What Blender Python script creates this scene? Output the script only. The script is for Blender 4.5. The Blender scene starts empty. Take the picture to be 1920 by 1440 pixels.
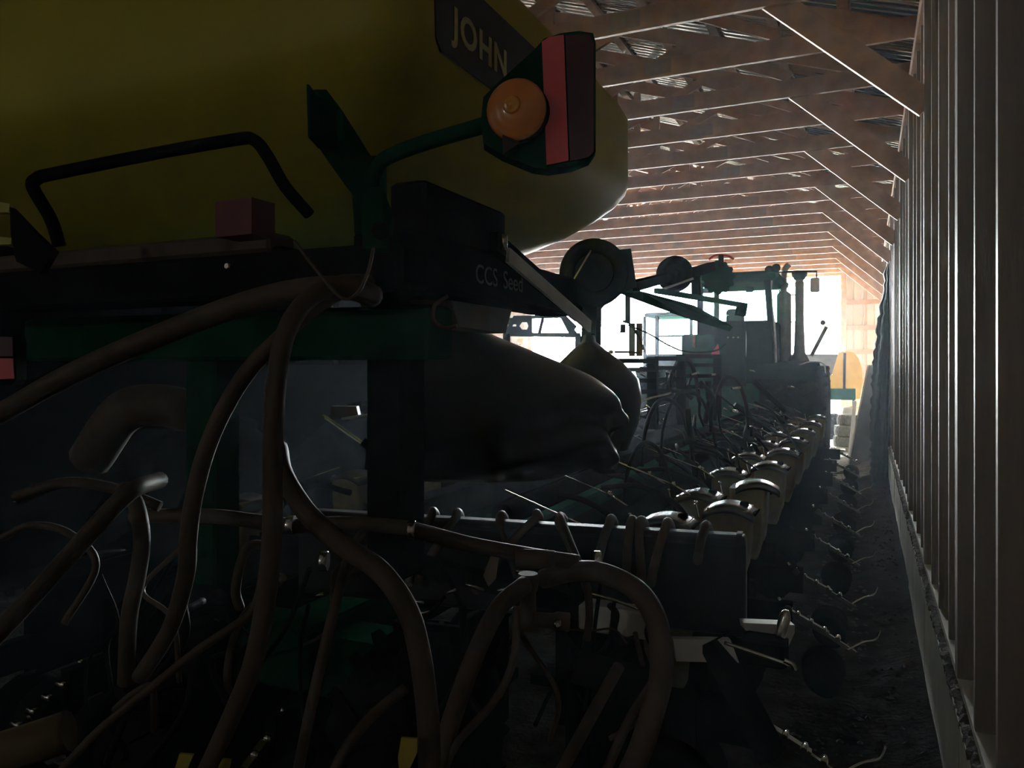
import bpy, math, random
from mathutils import Vector, Matrix
random.seed(7)
R = math.radians
sc = bpy.context.scene
col = sc.collection

# ---------------------------------------------------------------- camera
H, F = 2.1, 1442.0                      # eye height, focal length in px of a 1920 wide frame
TH = R(24.75); C, S = math.cos(TH), math.sin(TH)
cd = bpy.data.cameras.new('camera'); cam = bpy.data.objects.new('camera', cd); col.objects.link(cam)
cam.location = (0, 0, H); cam.rotation_euler = (R(90), 0, TH)
cd.sensor_width = 36; cd.lens = F * 36 / 1920; cd.shift_y = -36 / 1920
cd.clip_start = .02; cd.clip_end = 500
sc.camera = cam
# ---------------------------------------------------------------- sky, sun, exposure
w = bpy.data.worlds.new('sky'); sc.world = w; w.use_nodes = True
bg = w.node_tree.nodes['Background']
bg.inputs['Color'].default_value = (.90, .96, 1.0, 1); bg.inputs['Strength'].default_value = 65.0
sl = bpy.data.lights.new('sun', 'SUN'); sl.energy = 300; sl.angle = R(.6); sl.color = (1, .93, .82)
so = bpy.data.objects.new('sun', sl); col.objects.link(so)
so.rotation_euler = (R(38), R(24), 0)      # high sun from behind the barn, never through the big door
vs = sc.view_settings
vs.view_transform = 'Standard'; vs.look = 'None'; vs.exposure = 0.75; vs.gamma = 1; vs.use_curve_mapping = False
VEIL = .0037                         # density of the volume imitating lens glare
cy = sc.cycles
cy.max_bounces = 10; cy.diffuse_bounces = 6; cy.glossy_bounces = 5; cy.transmission_bounces = 6
cy.transparent_max_bounces = 12; cy.volume_bounces = 0; cy.sample_clamp_indirect = 8
cy.use_denoising = True; cy.caustics_reflective = False; cy.caustics_refractive = False
def portal(loc, sx, sy, rot):
    l = bpy.data.lights.new('door_portal', 'AREA'); l.shape = 'RECTANGLE'; l.size = sx; l.size_y = sy
    l.cycles.is_portal = True
    o = bpy.data.objects.new('door_portal', l); col.objects.link(o); o.location = loc; o.rotation_euler = rot

# ---------------------------------------------------------------- geometry helpers
def P(u, v, d):                          # a pixel of the photograph at depth d
    xc = (u - 960) / F * d
    return Vector((xc * C - d * S, xc * S + d * C, H + (684 - v) / F * d))
def PY(u, v, Y):
    t = (u - 960) / F; X = Y * (t * C - S) / (C + t * S); d = -X * S + Y * C
    return Vector((X, Y, H + (684 - v) / F * d))
def PX(u, v, X):
    t = (u - 960) / F; Y = X * (C + t * S) / (t * C - S); d = -X * S + Y * C
    return Vector((X, Y, H + (684 - v) / F * d))
def V(*a): return Vector(a)
def catmull(pts, n=6):
    pts = [Vector(p) for p in pts]
    if len(pts) < 3: return pts
    q = [pts[0] * 2 - pts[1]] + pts + [pts[-1] * 2 - pts[-2]]
    out = []
    for i in range(1, len(q) - 2):
        a, b, c, d = q[i - 1:i + 3]
        for k in range(n):
            t = k / n
            out.append(.5 * ((2 * b) + (c - a) * t + (2 * a - 5 * b + 4 * c - d) * t * t + (3 * b - a - 3 * c + d) * t ** 3))
    out.append(pts[-1]); return out
class MB:
    def __init__(s): s.v = []; s.f = []; s.sm = []
    def add(s, vs, fs, smooth=False):
        o = len(s.v); s.v += [Vector(x) for x in vs]
        for f in fs: s.f.append([i + o for i in f]); s.sm.append(smooth)
        return s
    def hexa(s, b, t):                   # bottom quad, top quad (both counter-clockwise from above)
        return s.add(list(b) + list(t), [(3, 2, 1, 0), (4, 5, 6, 7), (0, 1, 5, 4), (1, 2, 6, 5), (2, 3, 7, 6), (3, 0, 4, 7)])
    def box(s, x0, x1, y0, y1, z0, z1):
        return s.hexa([(x0, y0, z0), (x1, y0, z0), (x1, y1, z0), (x0, y1, z0)], [(x0, y0, z1), (x1, y0, z1), (x1, y1, z1), (x0, y1, z1)])
    def bbox(s, x0, x1, y0, y1, z0, z1, b=.01):   # box with chamfered edges
        e = lambda x, y, z, i: Vector((x, y, z))
        vs = []; cx, cy_, cz = (x0 + x1) / 2, (y0 + y1) / 2, (z0 + z1) / 2
        hx, hy, hz = (x1 - x0) / 2, (y1 - y0) / 2, (z1 - z0) / 2
        b = min(b, hx * .9, hy * .9, hz * .9)
        rings = []
        for z, k in ((-hz, b), (-hz + b, 0), (hz - b, 0), (hz, b)):
            r = []
            for sx, sy in ((-1, -1), (1, -1), (1, 1), (-1, 1)):
                p = (cx + sx * (hx - k), cy_ + sy * (hy - k - b), cz + z); q = (cx + sx * (hx - k - b), cy_ + sy * (hy - k), cz + z)
                r += [p, q] if sx * sy > 0 else [q, p]
            rings.append(r)
        return s.loft(rings, True, True)
    def bar(s, a, b, wd, ht, up=(0, 0, 1)):
        a, b = Vector(a), Vector(b); d = (b - a).normalized(); up = Vector(up)
        x = d.cross(up)
        if x.length < 1e-4: x = d.cross(Vector((1, 0, 0)))
        x.normalize(); y = x.cross(d).normalized(); x *= wd / 2; y *= ht / 2
        q = lambda p: [p - x - y, p + x - y, p + x + y, p - x + y]
        A, B = q(a), q(b)
        return s.add(A + B, [(0, 1, 2, 3), (7, 6, 5, 4), (1, 0, 4, 5), (2, 1, 5, 6), (3, 2, 6, 7), (0, 3, 7, 4)])
    def loft(s, rings, cap0=False, cap1=False, smooth=False):
        n = len(rings[0]); vs = [p for r in rings for p in r]; fs = []
        for i in range(len(rings) - 1):
            for j in range(n):
                k = (j + 1) % n; fs.append((i * n + j, i * n + k, (i + 1) * n + k, (i + 1) * n + j))
        s.add(vs, fs, smooth); o = len(s.v) - len(vs)
        if cap0: s.f.append([o + j for j in reversed(range(n))]); s.sm.append(False)
        if cap1: s.f.append([o + (len(rings) - 1) * n + j for j in range(n)]); s.sm.append(False)
        return s
    def tube(s, pts, r, seg=10, n=6, curve=True, ribs=0):
        pts = catmull(pts, n) if curve else [Vector(p) for p in pts]
        m = len(pts); rr = r if callable(r) else (lambda t: r)
        d0 = (pts[1] - pts[0]).normalized(); x = d0.orthogonal().normalized(); rings = []
        for i, p in enumerate(pts):
            d = (pts[min(i + 1, m - 1)] - pts[max(i - 1, 0)]).normalized()
            x = (x - d * x.dot(d)).normalized(); y = d.cross(x); q = rr(i / (m - 1))
            if ribs and i % 2: q *= 1 + ribs
            rings.append([p + (x * math.cos(2 * math.pi * j / seg) + y * math.sin(2 * math.pi * j / seg)) * q for j in range(seg)])
        return s.loft(rings, True, True, True)
    def lathe(s, prof, o=(0, 0, 0), axis=(0, 0, 1), seg=24, smooth=True):   # prof: (radius, along)
        o = Vector(o); a = Vector(axis).normalized(); x = a.orthogonal().normalized(); y = a.cross(x); rings = []
        for r, h in prof:
            rings.append([o + a * h + (x * math.cos(2 * math.pi * j / seg) + y * math.sin(2 * math.pi * j / seg)) * max(r, 1e-4) for j in range(seg)])
        return s.loft(rings, True, True, smooth)
    def prism(s, poly, dv):              # polygon extruded by vector dv
        n = len(poly); dv = Vector(dv); p = [Vector(q) for q in poly]
        nrm = Vector((0, 0, 0))
        for i in range(n): nrm += (p[i] - p[0]).cross(p[(i + 1) % n] - p[0])
        if nrm.dot(dv) > 0: p.reverse()
        fs = [tuple(range(n)), tuple(reversed(range(n, 2 * n)))]
        for i in range(n):
            k = (i + 1) % n; fs.append((k, i, i + n, k + n))
        return s.add(p + [q + dv for q in p], fs)
    def mesh(s, name, m):
        me = bpy.data.meshes.new(name); me.from_pydata([tuple(v) for v in s.v], [], s.f)
        me.polygons.foreach_set('use_smooth', s.sm); me.materials.append(m); me.update(); return me
    def build(s, name, m, parent=None, **kw):
        return link(name, s.mesh(name, m), parent, **kw)
def link(name, me, parent=None, loc=None, rot=None, label=None, cat=None, group=None, kind=None, local=False):
    o = bpy.data.objects.new(name, me); col.objects.link(o)
    if loc is not None: o.location = loc
    if rot is not None: o.rotation_euler = rot
    if parent is not None:
        o.parent = parent
        if not local and parent.type == 'EMPTY': o.matrix_parent_inverse = Matrix.Translation(-parent.location)
    tag(o, label, cat, group, kind); return o
def tag(o, label=None, cat=None, group=None, kind=None):
    for k, x in (('label', label), ('category', cat), ('group', group), ('kind', kind)):
        if x: o[k] = x
def thing(name, loc, label, cat, group=None, kind=None):
    return link(name, None, None, loc, None, label, cat, group, kind)
def text_mesh(txt, m, size, ext=.002, space=1.0):
    cu = bpy.data.curves.new('lettering', 'FONT'); cu.body = txt; cu.size = size; cu.extrude = ext; cu.space_character = space
    cu.resolution_u = 4; cu.offset = .0035 if size > .1 else 0
    o = bpy.data.objects.new('lettering', cu); col.objects.link(o)
    dg = bpy.context.evaluated_depsgraph_get(); me = bpy.data.meshes.new_from_object(o.evaluated_get(dg))
    bpy.data.objects.remove(o); me.materials.clear(); me.materials.append(m); return me

# ---------------------------------------------------------------- materials
def mat(name, c, rough=.6, metal=0, var=.25, scale=6, bump=0, bscale=40, spec=.5, stretch=(1, 1, 1), c2=None, coat=0):
    m = bpy.data.materials.new(name); m.use_nodes = True; nt = m.node_tree; b = nt.nodes['Principled BSDF']
    b.inputs['Roughness'].default_value = rough; b.inputs['Metallic'].default_value = metal
    b.inputs['Specular IOR Level'].default_value = spec; b.inputs['Coat Weight'].default_value = coat
    tc = nt.nodes.new('ShaderNodeTexCoord'); mp = nt.nodes.new('ShaderNodeMapping'); mp.inputs['Scale'].default_value = stretch
    nt.links.new(tc.outputs['Object'], mp.inputs[0])
    nz = nt.nodes.new('ShaderNodeTexNoise'); nz.inputs['Scale'].default_value = scale; nz.inputs['Detail'].default_value = 5
    nt.links.new(mp.outputs[0], nz.inputs['Vector'])
    rp = nt.nodes.new('ShaderNodeValToRGB'); rp.color_ramp.elements[0].position = .3; rp.color_ramp.elements[1].position = .7
    a = c2 or tuple(x * (1 - var) for x in c); d = c if c2 else tuple(min(1, x * (1 + var)) for x in c)
    rp.color_ramp.elements[0].color = (*a, 1); rp.color_ramp.elements[1].color = (*d, 1)
    nt.links.new(nz.outputs['Fac'], rp.inputs[0]); nt.links.new(rp.outputs[0], b.inputs['Base Color'])
    if bump:
        n2 = nt.nodes.new('ShaderNodeTexNoise'); n2.inputs['Scale'].default_value = bscale; n2.inputs['Detail'].default_value = 6
        nt.links.new(mp.outputs[0], n2.inputs['Vector'])
        bp = nt.nodes.new('ShaderNodeBump'); bp.inputs['Strength'].default_value = bump; bp.inputs['Distance'].default_value = .02
        nt.links.new(n2.outputs['Fac'], bp.inputs['Height']); nt.links.new(bp.outputs[0], b.inputs['Normal'])
    return m
def glassy(name, c, gloss=.08):
    m = bpy.data.materials.new(name); m.use_nodes = True; nt = m.node_tree; nt.nodes.clear()
    out = nt.nodes.new('ShaderNodeOutputMaterial'); tr = nt.nodes.new('ShaderNodeBsdfTransparent'); gl = nt.nodes.new('ShaderNodeBsdfGlossy')
    tr.inputs[0].default_value = (*c, 1); gl.inputs['Roughness'].default_value = .05; mx = nt.nodes.new('ShaderNodeMixShader'); mx.inputs[0].default_value = gloss
    nt.links.new(tr.outputs[0], mx.inputs[1]); nt.links.new(gl.outputs[0], mx.inputs[2]); nt.links.new(mx.outputs[0], out.inputs[0]); return m
M = dict(
    wood=mat('barn_lumber', (.47, .285, .165), .5, var=.2, scale=5, stretch=(1, 1, 1), bump=.15, bscale=30),
    stud=mat('stud_lumber', (.31, .26, .225), .48, var=.15, scale=4, stretch=(3, 3, .4), bump=.2, bscale=25),
    roof=mat('roof_steel', (.88, .86, .78), .10, 1, var=.12, scale=3),
    sheath=mat('wall_sheathing', (.30, .25, .2), .8, var=.2, scale=3),
    cream=mat('cream_siding', (.50, .48, .36), .6, var=.06, scale=3),
    conc=mat('stem_wall_concrete', (.78, .78, .68), .5, var=.18, scale=2.5, bump=.25, bscale=18, stretch=(1, 1, .35)),
    conc_rough=mat('broken_concrete_edge', (.16, .155, .14), .95, var=.5, scale=22, bump=.8, bscale=60),
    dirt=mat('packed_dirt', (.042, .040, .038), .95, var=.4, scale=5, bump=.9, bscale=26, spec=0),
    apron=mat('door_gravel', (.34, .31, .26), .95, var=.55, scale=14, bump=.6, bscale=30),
    gusset=mat('weathered_gusset_steel', (.36, .27, .20), .7, var=.15, scale=8),
    litter=mat('dark_pebbles', (.09, .085, .075), .9, var=.4, scale=20),
    shade_black=mat('shade_black_blocker', (.005, .005, .006), .9, var=.3, scale=6, spec=0),  # near-black colour put in as shade on the added cart
    gravel=mat('yard_gravel', (.55, .51, .43), .95, var=.15, scale=1.2),
    yellow=mat('yellow_tank_plastic', (.50, .43, .05), .5, var=.08, scale=2, spec=.35),
    tan=mat('dusty_hopper_plastic', (.15, .115, .06), .65, var=.2, scale=8, spec=.25),
    green=mat('green_paint', (.010, .058, .034), .75, var=.25, scale=6, spec=0),
    dark=mat('black_paint', (.012, .013, .014), .7, var=.3, scale=6, spec=0),
    gloss=mat('glossy_black_lid', (.04, .04, .04), .27, var=.3, scale=10, spec=.7),
    rubber=mat('tire_rubber', (.014, .014, .015), .85, var=.3, scale=12, spec=0),
    bar=mat('worn_black_toolbar_paint', (.012, .014, .016), .55, var=.3, scale=6, spec=.35),
    hose=mat('dusty_hose_rubber', (.10, .078, .060), .62, var=.25, scale=9, spec=.3),
    cable=mat('black_cable_jacket', (.013, .013, .014), .6, spec=.04, var=.2, scale=9),
    steel=mat('bare_steel', (.70, .69, .64), .22, 1, var=.2, scale=9),
    galv=mat('galvanized_bar', (.66, .65, .60), .55, .3, var=.12, scale=10),
    red=mat('red_reflective_tape', (.90, .15, .16), .5, var=.05, scale=4),
    maroon=mat('maroon_reflector', (.075, .022, .035), .5, var=.1, scale=4),
    redbox=mat('faded_red_plastic', (.16, .035, .04), .55, var=.15, scale=6),
    orange=mat('amber_lens', (.78, .27, .055), .3, var=.12, scale=12, coat=.5),
    amber2=mat('amber_lens_core', (1.0, .42, .08), .2, var=.1, scale=12),
    label=mat('black_decal', (.008, .016, .016), .45, var=.1, scale=4),
    letter=mat('pale_yellow_print', (.50, .44, .20), .5, var=.06, scale=4),
    faint=mat('faded_white_print', (.07, .07, .06), .6, var=.3, scale=30),
    tarp=mat('black_plastic_tarp', (.014, .014, .015), .33, var=.3, scale=3, bump=.12, bscale=5, spec=.55),
    tarp2=mat('black_hanging_tarp', (.013, .017, .021), .75, var=.4, scale=4, bump=.5, bscale=9, spec=.2),
    panelw=mat('leaning_sheet', (.30, .33, .34), .6, var=.15, scale=3),
    panele=mat('white_and_lit_edge', (.8, .79, .72), .6, var=.06, scale=3),  # also paints door light on the leaning sheet edges
    ply=mat('yellow_implement_paint', (.70, .47, .12), .5, var=.12, scale=3),
    tirey=mat('dusty_tire', (.20, .19, .15), .9, var=.3, scale=10),
    pallet=mat('pallet_wood', (.40, .34, .26), .85, var=.2, scale=8),
    tagy=mat('yellow_tag', (.45, .36, .05), .6, var=.1, scale=6),
    redp=mat('red_plastic', (.55, .05, .06), .45, var=.1, scale=4),
    orangeb=mat('orange_plastic', (.8, .2, .04), .5, var=.1, scale=4),
    exh=mat('grey_exhaust_steel', (.17, .155, .13), .6, .2, var=.2, scale=8),
    tg=glassy('green_tinted_glass', (.74, .92, .86)),
)

# ================================================================= THE BARN
XW, XB = .38, .52            # inner face of studs, sheathing
XL, XR = -12.9, .52
Y0, Y1 = -7.0, 25.8
RX, RZ, EZ = -6.2, 7.25, 4.96      # ridge, eave of the roof sheets
SL = (RZ - EZ) / (XR + .1 - RX)
DX0, DX1, DZ = -11.1, -.66, 4.86   # big end door
portal(((DX0 + DX1) / 2, Y1 + .2, DZ / 2), DX1 - DX0, DZ, (R(-90), 0, 0))
# floor: packed dirt, a grid with gentle humps, banked up along the stem wall
m = MB(); nx, ny = 70, 120; vs_ = []
for j in range(ny + 1):
    for i in range(nx + 1):
        x = XL + (XR - .1 - XL) * (1 - (1 - i / nx) ** 1.7); y = Y0 + (Y1 - Y0) * j / ny
        z = .012 * math.sin(x * 3.1 + y * 1.7) + .012 * math.sin(x * 7 - y * 4.3) + random.uniform(-.007, .007)
        z += .16 * max(0, 1 - (XW - x) / .55) ** 2
        vs_.append((x, y, z - .03))
m.add(vs_, [(j * (nx + 1) + i, j * (nx + 1) + i + 1, (j + 1) * (nx + 1) + i + 1, (j + 1) * (nx + 1) + i) for j in range(ny) for i in range(nx)], True)
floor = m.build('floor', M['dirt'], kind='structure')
# loose stones and chaff on the walking strip
m = MB()
for k in range(1500):
    y = random.uniform(2, 25); x = random.uniform(-.45, .3) if y < 14 else random.uniform(-1.2, .2); r = random.uniform(.006, .02)
    z = -.02 + .16 * max(0, 1 - (XW - x) / .55) ** 2; a = random.uniform(0, 6.28); l = random.uniform(1, 2.2)
    p = [V(x + r * l * math.cos(a + t), y + r * math.sin(a + t), z) for t in (0, 1.57, 3.14, 4.71)]
    m.add(p + [V(x, y, z + r * 1.1)], [(0, 1, 4), (1, 2, 4), (2, 3, 4), (3, 0, 4)])
m.build('gravel_litter', M['litter'], floor, kind='stuff')
# gravel apron inside the big door
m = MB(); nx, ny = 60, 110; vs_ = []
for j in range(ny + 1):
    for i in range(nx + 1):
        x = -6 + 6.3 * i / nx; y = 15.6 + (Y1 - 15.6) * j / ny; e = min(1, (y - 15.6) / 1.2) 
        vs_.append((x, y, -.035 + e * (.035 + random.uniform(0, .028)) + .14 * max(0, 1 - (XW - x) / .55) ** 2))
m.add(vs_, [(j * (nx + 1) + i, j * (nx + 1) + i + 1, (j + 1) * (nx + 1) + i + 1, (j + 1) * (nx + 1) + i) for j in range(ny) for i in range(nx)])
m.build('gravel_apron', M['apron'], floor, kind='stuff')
MB().box(-80, 60, Y1 - .02, 120, -.3, -.04).build('ground_yard', M['gravel'], kind='structure')

# right wall: sheathing, studs on 0.54 m centres, every fourth one a doubled post
wall = MB().box(XB, XB + .05, Y0, Y1, .3, EZ + .1).build('wall_right', M['sheath'], kind='structure')
YP0, SP = 6.12, 2.17
me_stud = MB().box(0, .14, 0, .04, 0, 4.12).mesh('stud', M['stud'])
me_post = MB().box(0, .14, 0, .045, 0, 4.12).box(0, .14, .058, .10, 0, 4.12).mesh('post', M['stud'])
n0 = -16
for n in range(n0, 36):
    y = YP0 + n * SP / 4
    if y > Y1 - .2: break
    dx = random.uniform(-.004, .004)
    if n % 4 == 0: link('post', me_post, wall, (XW - .012, y, .70))
    else: link('stud', me_stud, wall, (XW + dx, y, .70), (0, 0, random.uniform(-.02, .02)))
for k in range(7):
    ya = Y0 + k * 4.68
    MB().box(XW - .005, XB, ya, ya + 4.67, .66, .70).build('sill_plate', M['conc'], wall)
    MB().box(XW - .02, XB, ya, ya + 4.67, 4.70, 4.82).build('top_plate', M['wood'], wall)
base = MB().box(.365, .60, Y0, Y1, -.3, .648).build('baseboard_right', M['conc'], kind='structure', label='poured concrete stem wall')
for k in range(16):
    ya = Y0 + .35 + k * 2.05; j = random.uniform(-.006, .006)
    if ya + 2.03 > Y1: break
    m = MB().bbox(.345 + j, .37, ya, ya + 2.035, -.3, .645, .006)
    m.build('concrete_panel', M['conc'], base)
m = MB(); ring = []
for i in range(700):                         # crumbly aggregate lip on top of the stem wall
    y = 1.0 + i * .0345; a = lambda: random.uniform(-.008, .008)
    ring.append([V(.342 + a(), y, .628 + a()), V(.342 + a(), y, .655 + a()), V(.362 + a(), y, .668 + a()), V(.384, y, .664 + a()), V(.384, y, .62)])
m.loft(ring); m.build('broken_edge', M['conc_rough'], base, kind='stuff')

# left wall and rear wall (rear wall has a row of high windows that lights the scene from behind)
wl = MB().box(XL - .05, XL, Y0, Y1, -.1, EZ + .05).build('wall_left', M['sheath'], kind='structure')
for k in range(15): link('post', MB().box(XL, XL + .14, YP0 - 12 + k * SP + .0, YP0 - 12 + k * SP + .1, -.1, 4.82).mesh('post', M['stud']) if False else me_post, wl, (XL, YP0 - 6 * SP + k * SP, .70))
WX0, WX1, WZ0, WZ1 = -4.4, -3.92, 3.95, 4.35
m = MB()
m.box(XL, WX0, Y0 - .05, Y0, -.1, RZ).box(WX1, XR, Y0 - .05, Y0, -.1, RZ).box(WX0, WX1, Y0 - .05, Y0, -.1, WZ0).box(WX0, WX1, Y0 - .05, Y0, WZ1, RZ)
m.build('wall_rear', M['sheath'], kind='structure')
wn = MB().box(WX0, WX1, Y0 - .06, Y0 + .02, WZ0 - .05, WZ0).box(WX0, WX1, Y0 - .06, Y0 + .02, WZ1, WZ1 + .05).build('window_1', M['wood'], kind='structure')
for k in range(5):
    x = WX0 + k * (WX1 - WX0) / 4; MB().box(x - .03, x + .03, Y0 - .06, Y0 + .02, WZ0, WZ1).build('mullion', M['wood'], wn)
portal(((WX0 + WX1) / 2, Y0 - .1, (WZ0 + WZ1) / 2), WX1 - WX0, WZ1 - WZ0, (R(90), 0, 0))

# end wall with the open door: cream ribbed sheets on lumber girts
we = MB().box(DX0 - .1, DX1, Y1, Y1 + .04, DZ, DZ + .18).build('wall_end', M['wood'], kind='structure')
def sheet(x0, x1, z0, z1f, z1g, name='siding_sheet'):
    m = MB(); xs = []; x = x0
    while x < x1 - 1e-4:
        xs += [(x, 0), (x + .03, 0), (x + .04, .018), (x + .065, .018), (x + .075, 0)]; x += .25
    xs = [q for q in xs if q[0] < x1] + [(x1, 0)]
    zt = lambda q: z1f + (z1g - z1f) * (q - x0) / (x1 - x0)
    v = []
    for q, d in xs: v += [V(q, Y1 + .06 + d, z0), V(q, Y1 + .06 + d, zt(q))]
    m.add(v, [(2 * i, 2 * i + 2, 2 * i + 3, 2 * i + 1) for i in range(len(xs) - 1)])
    return m.build(name, M['cream'], we)
roofz = lambda x: RZ - SL * abs(x - RX)
sheet(DX1, -.08, -.1, roofz(DX1), roofz(-.08)); sheet(-.08, XR, -.1, roofz(-.08), roofz(XR))
sheet(XL, -12.0, -.1, roofz(XL), roofz(-12)); sheet(-12.0, DX0, -.1, roofz(-12), roofz(DX0))
x = DX0
while x < DX1 - .1:
    x2 = min(x + 1.0, DX1)
    if x < RX < x2: x2 = RX
    sheet(x, x2, DZ, roofz(x), roofz(x2)); x = x2
for z in (.75, 1.6, 2.5, 3.24, 4.02):
    MB().box(DX1 - .05, XR, Y1 + .0, Y1 + .05, z - .07, z + .07).build('girt', M['wood'], we)
    MB().box(XL, DX0 + .05, Y1, Y1 + .05, z - .07, z + .07).build('girt', M['wood'], we)
MB().box(DX1 - .06, DX1 + .10, Y1 - .12, Y1 + .04, -.1, 5.6).build('door_post', M['wood'], we)
MB().box(DX0 - .10, DX0 + .06, Y1 - .12, Y1 + .04, -.1, 5.6).build('door_post', M['wood'], we)
MB().box(-.03, .02, Y1 - .04, Y1 + .05, -.1, 5.0).build('stud', M['wood'], we)

# roof: ribbed steel sheets on purlins, both slopes
ceil = MB().bar((RX, Y0, RZ - .02), (RX, Y1, RZ - .02), .1, .14).build('ceiling', M['wood'], kind='structure', label='ribbed steel roof on lumber purlins')
def roof_sheet_mesh(sgn):
    m = MB(); ys = []
    for k in range(9 * 8 + 4): ys.append((k * .0127, .008 - .008 * math.cos(2 * math.pi * k / 8)))
    ys.append((.965, 0)); L = XR + .25 - RX; v = []
    for y, d in ys: v += [V(0, y, d), V(sgn * L, y, -SL * L + d)]
    m.add(v, [(2 * i, 2 * i + 2, 2 * i + 3, 2 * i + 1) for i in range(len(ys) - 1)], True); return m.mesh('roof_sheet', M['roof'])
for sgn in (1, -1):
    me = roof_sheet_mesh(sgn)
    for k in range(35):
        y = Y0 - .3 + k * .96
        if y < Y1: link('roof_sheet', me, ceil, (RX, y, RZ + random.uniform(0, .004)))
me_pur = MB().box(-.045, .045, 0, Y1 - Y0 + .05, -.04, 0).mesh('purlin', M['wood'])
for sgn in (1, -1):
    for k in range(11):
        x = RX + sgn * (.25 + k * .64); link('purlin', me_pur, ceil, (x, Y0, roofz(x) - .012))

# trusses: every second one carries knee braces
TZ = 4.82; TH_ = .038
def board(a, b, h, y0=-.019, t=.038):        # board in the truss plane, depth h
    m = MB(); a, b = V(a[0], 0, a[1]), V(b[0], 0, b[1]); d = (b - a).normalized(); n = V(-d.z, 0, d.x) * h / 2
    m.prism([a - n + V(0, y0, 0), b - n + V(0, y0, 0), b + n + V(0, y0, 0), a + n + V(0, y0, 0)], (0, t, 0)); return m
tp = lambda x: roofz(x) - .06 - TZ           # underside of purlins, in truss coordinates
me_t = {}
me_t['bottom_chord'] = [board((XL - RX + .05, .09), (XR - RX - .03, .09), .18).mesh('bottom_chord', M['wood'])]
me_t['top_chord'] = [board((0, tp(RX) - .12), (s * (XR - RX - .03), tp(XR - .03) - .10), .15).mesh('top_chord', M['wood']) for s in (1, -1)]
web = []
for s in (1, -1):
    xs = [0, 1.1, 2.2, 3.3, 4.4, 5.5]
    for i in range(5):
        x0, x1 = xs[i], xs[i + 1]
        a, b = ((x0, tp(RX + x0) - .2), (x1, .2)) if i % 2 == 0 else ((x0, .2), (x1, tp(RX + x1) - .2))
        web.append(board((s * a[0], a[1]), (s * b[0], b[1]), .10, -.019 + .0).mesh('web', M['wood']))
    web.append(board((s * 3.3, .2), (s * 3.3, tp(RX + 3.3) - .2), .09).mesh('web', M['wood']))
me_t['web'] = web
me_t['gusset_plate'] = [MB().box(s * x - .13, s * x + .13, -.023, .023, .03, .17).mesh('gusset_plate', M['gusset']) for s in (1, -1) for x in (2.2, 4.4)]
kb = []
for s in (1, -1):
    xe = (XW + .02 - RX) if s > 0 else (XL + .02 - RX)
    kb.append(board((xe, -.98 + .09), (xe - s * 1.17, .17), .18, .022).mesh('knee_brace', M['wood']))
me_t['knee_brace'] = kb
ordn = ['first', 'second', 'third', 'fourth', 'fifth', 'sixth', 'seventh', 'eighth', 'ninth', 'tenth', 'eleventh', 'twelfth']
yk = [(YP0 + k * SP / 2, k % 2 == 0) for k in range(-12, 18)]
tr_list = [q for q in yk if Y0 < q[0] < Y1 - .5]
br = sum(1 for q in tr_list if q[1] and q[0] > 5); pl = sum(1 for q in tr_list if not q[1] and q[0] > 4)
ib = ip = 0
for y, b in reversed(tr_list):
    if y < 2.5: continue
    if b: lab = f'{ordn[ib]} roof truss with knee braces counted from the open end door'; ib += 1
    else: lab = f'{ordn[ip]} plain roof truss without knee braces counted from the open end door'; ip += 1
    t = thing('roof_truss', (RX, y, TZ), lab, 'truss', 'wooden roof trusses')
    for nm, ms in me_t.items():
        if nm == 'knee_brace' and not b: continue
        for me in ms: link(nm, me, t, (0, random.uniform(-.004, .004), 0), local=True)

# ================================================================= THE PLANTER
PL = thing('planter', (-2.1, 3.0, 0), 'folded row crop planter with big yellow seed tank and hanging hoses', 'planter')
# ---- yellow tank: lofted rounded rectangles
def rrect(x0, x1, y0, y1, z, rb, rf, n=6):
    p = []
    for cx, cy_, r, a0 in ((x1 - rf, y1 - rf, rf, 0), (x0 + rf, y1 - rf, rf, 90), (x0 + rb, y0 + rb, rb, 180), (x1 - rb, y0 + rb, rb, 270)):
        for k in range(n + 1):
            a = R(a0 + 90 * k / n); p.append(V(cx + r * math.cos(a), cy_ + r * math.sin(a), z))
    return p
TX0, TX1, TY0, TY1 = -4.1, -1.1, 1.70, 4.02
rings = []
for z, i in ((3.52, .55), (3.50, .3), (3.46, .12), (3.41, .03), (3.35, 0), (3.02, 0), (2.97, .012), (2.91, .05), (2.83, .13), (2.74, .24), (2.66, .37), (2.60, .50), (2.56, .64)):
    q = max(.1, .14 + i * .35); qf = max(.12, .26 + i * .25)
    rings.append(rrect(TX0 + i, TX1 - i, TY0 + i * 1.3, TY1 - i * .9, z, q, qf, 8))
tank = MB().loft(list(reversed(rings)), True, True, True).build('seed_tank', M['yellow'], PL, label='large yellow plastic seed tank')
fl = [V(TX1 - .002, y, z) for y, z in ((1.87, 3.02), (1.90, 2.99), (3.2, 2.985), (3.26, 3.03), (3.26, 3.22), (3.22, 3.255), (1.90, 3.25), (1.86, 3.22))]
MB().prism(fl, (.006, 0, 0)).build('black_decal', M['label'], tank, label='black decal band on the tank side')
me = text_mesh('JOHN', M['letter'], .128, .001, 1.12)
o = link('lettering', me, tank, label='pale yellow lettering JOHN')
o.matrix_world = Matrix.Translation((TX1 + .005, 1.965, 3.058)) @ Matrix(((0, 0, 1, 0), (1.05, 0, 0, 0), (0, 1, 0, 0), (0, 0, 0, 1)))
MB().lathe([(.26, 0), (.27, .02), (.27, .06), (.24, .09), (.02, .10)], (-2.1, 2.4, 3.52)).build('tank_lid', M['gloss'], tank)
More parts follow.
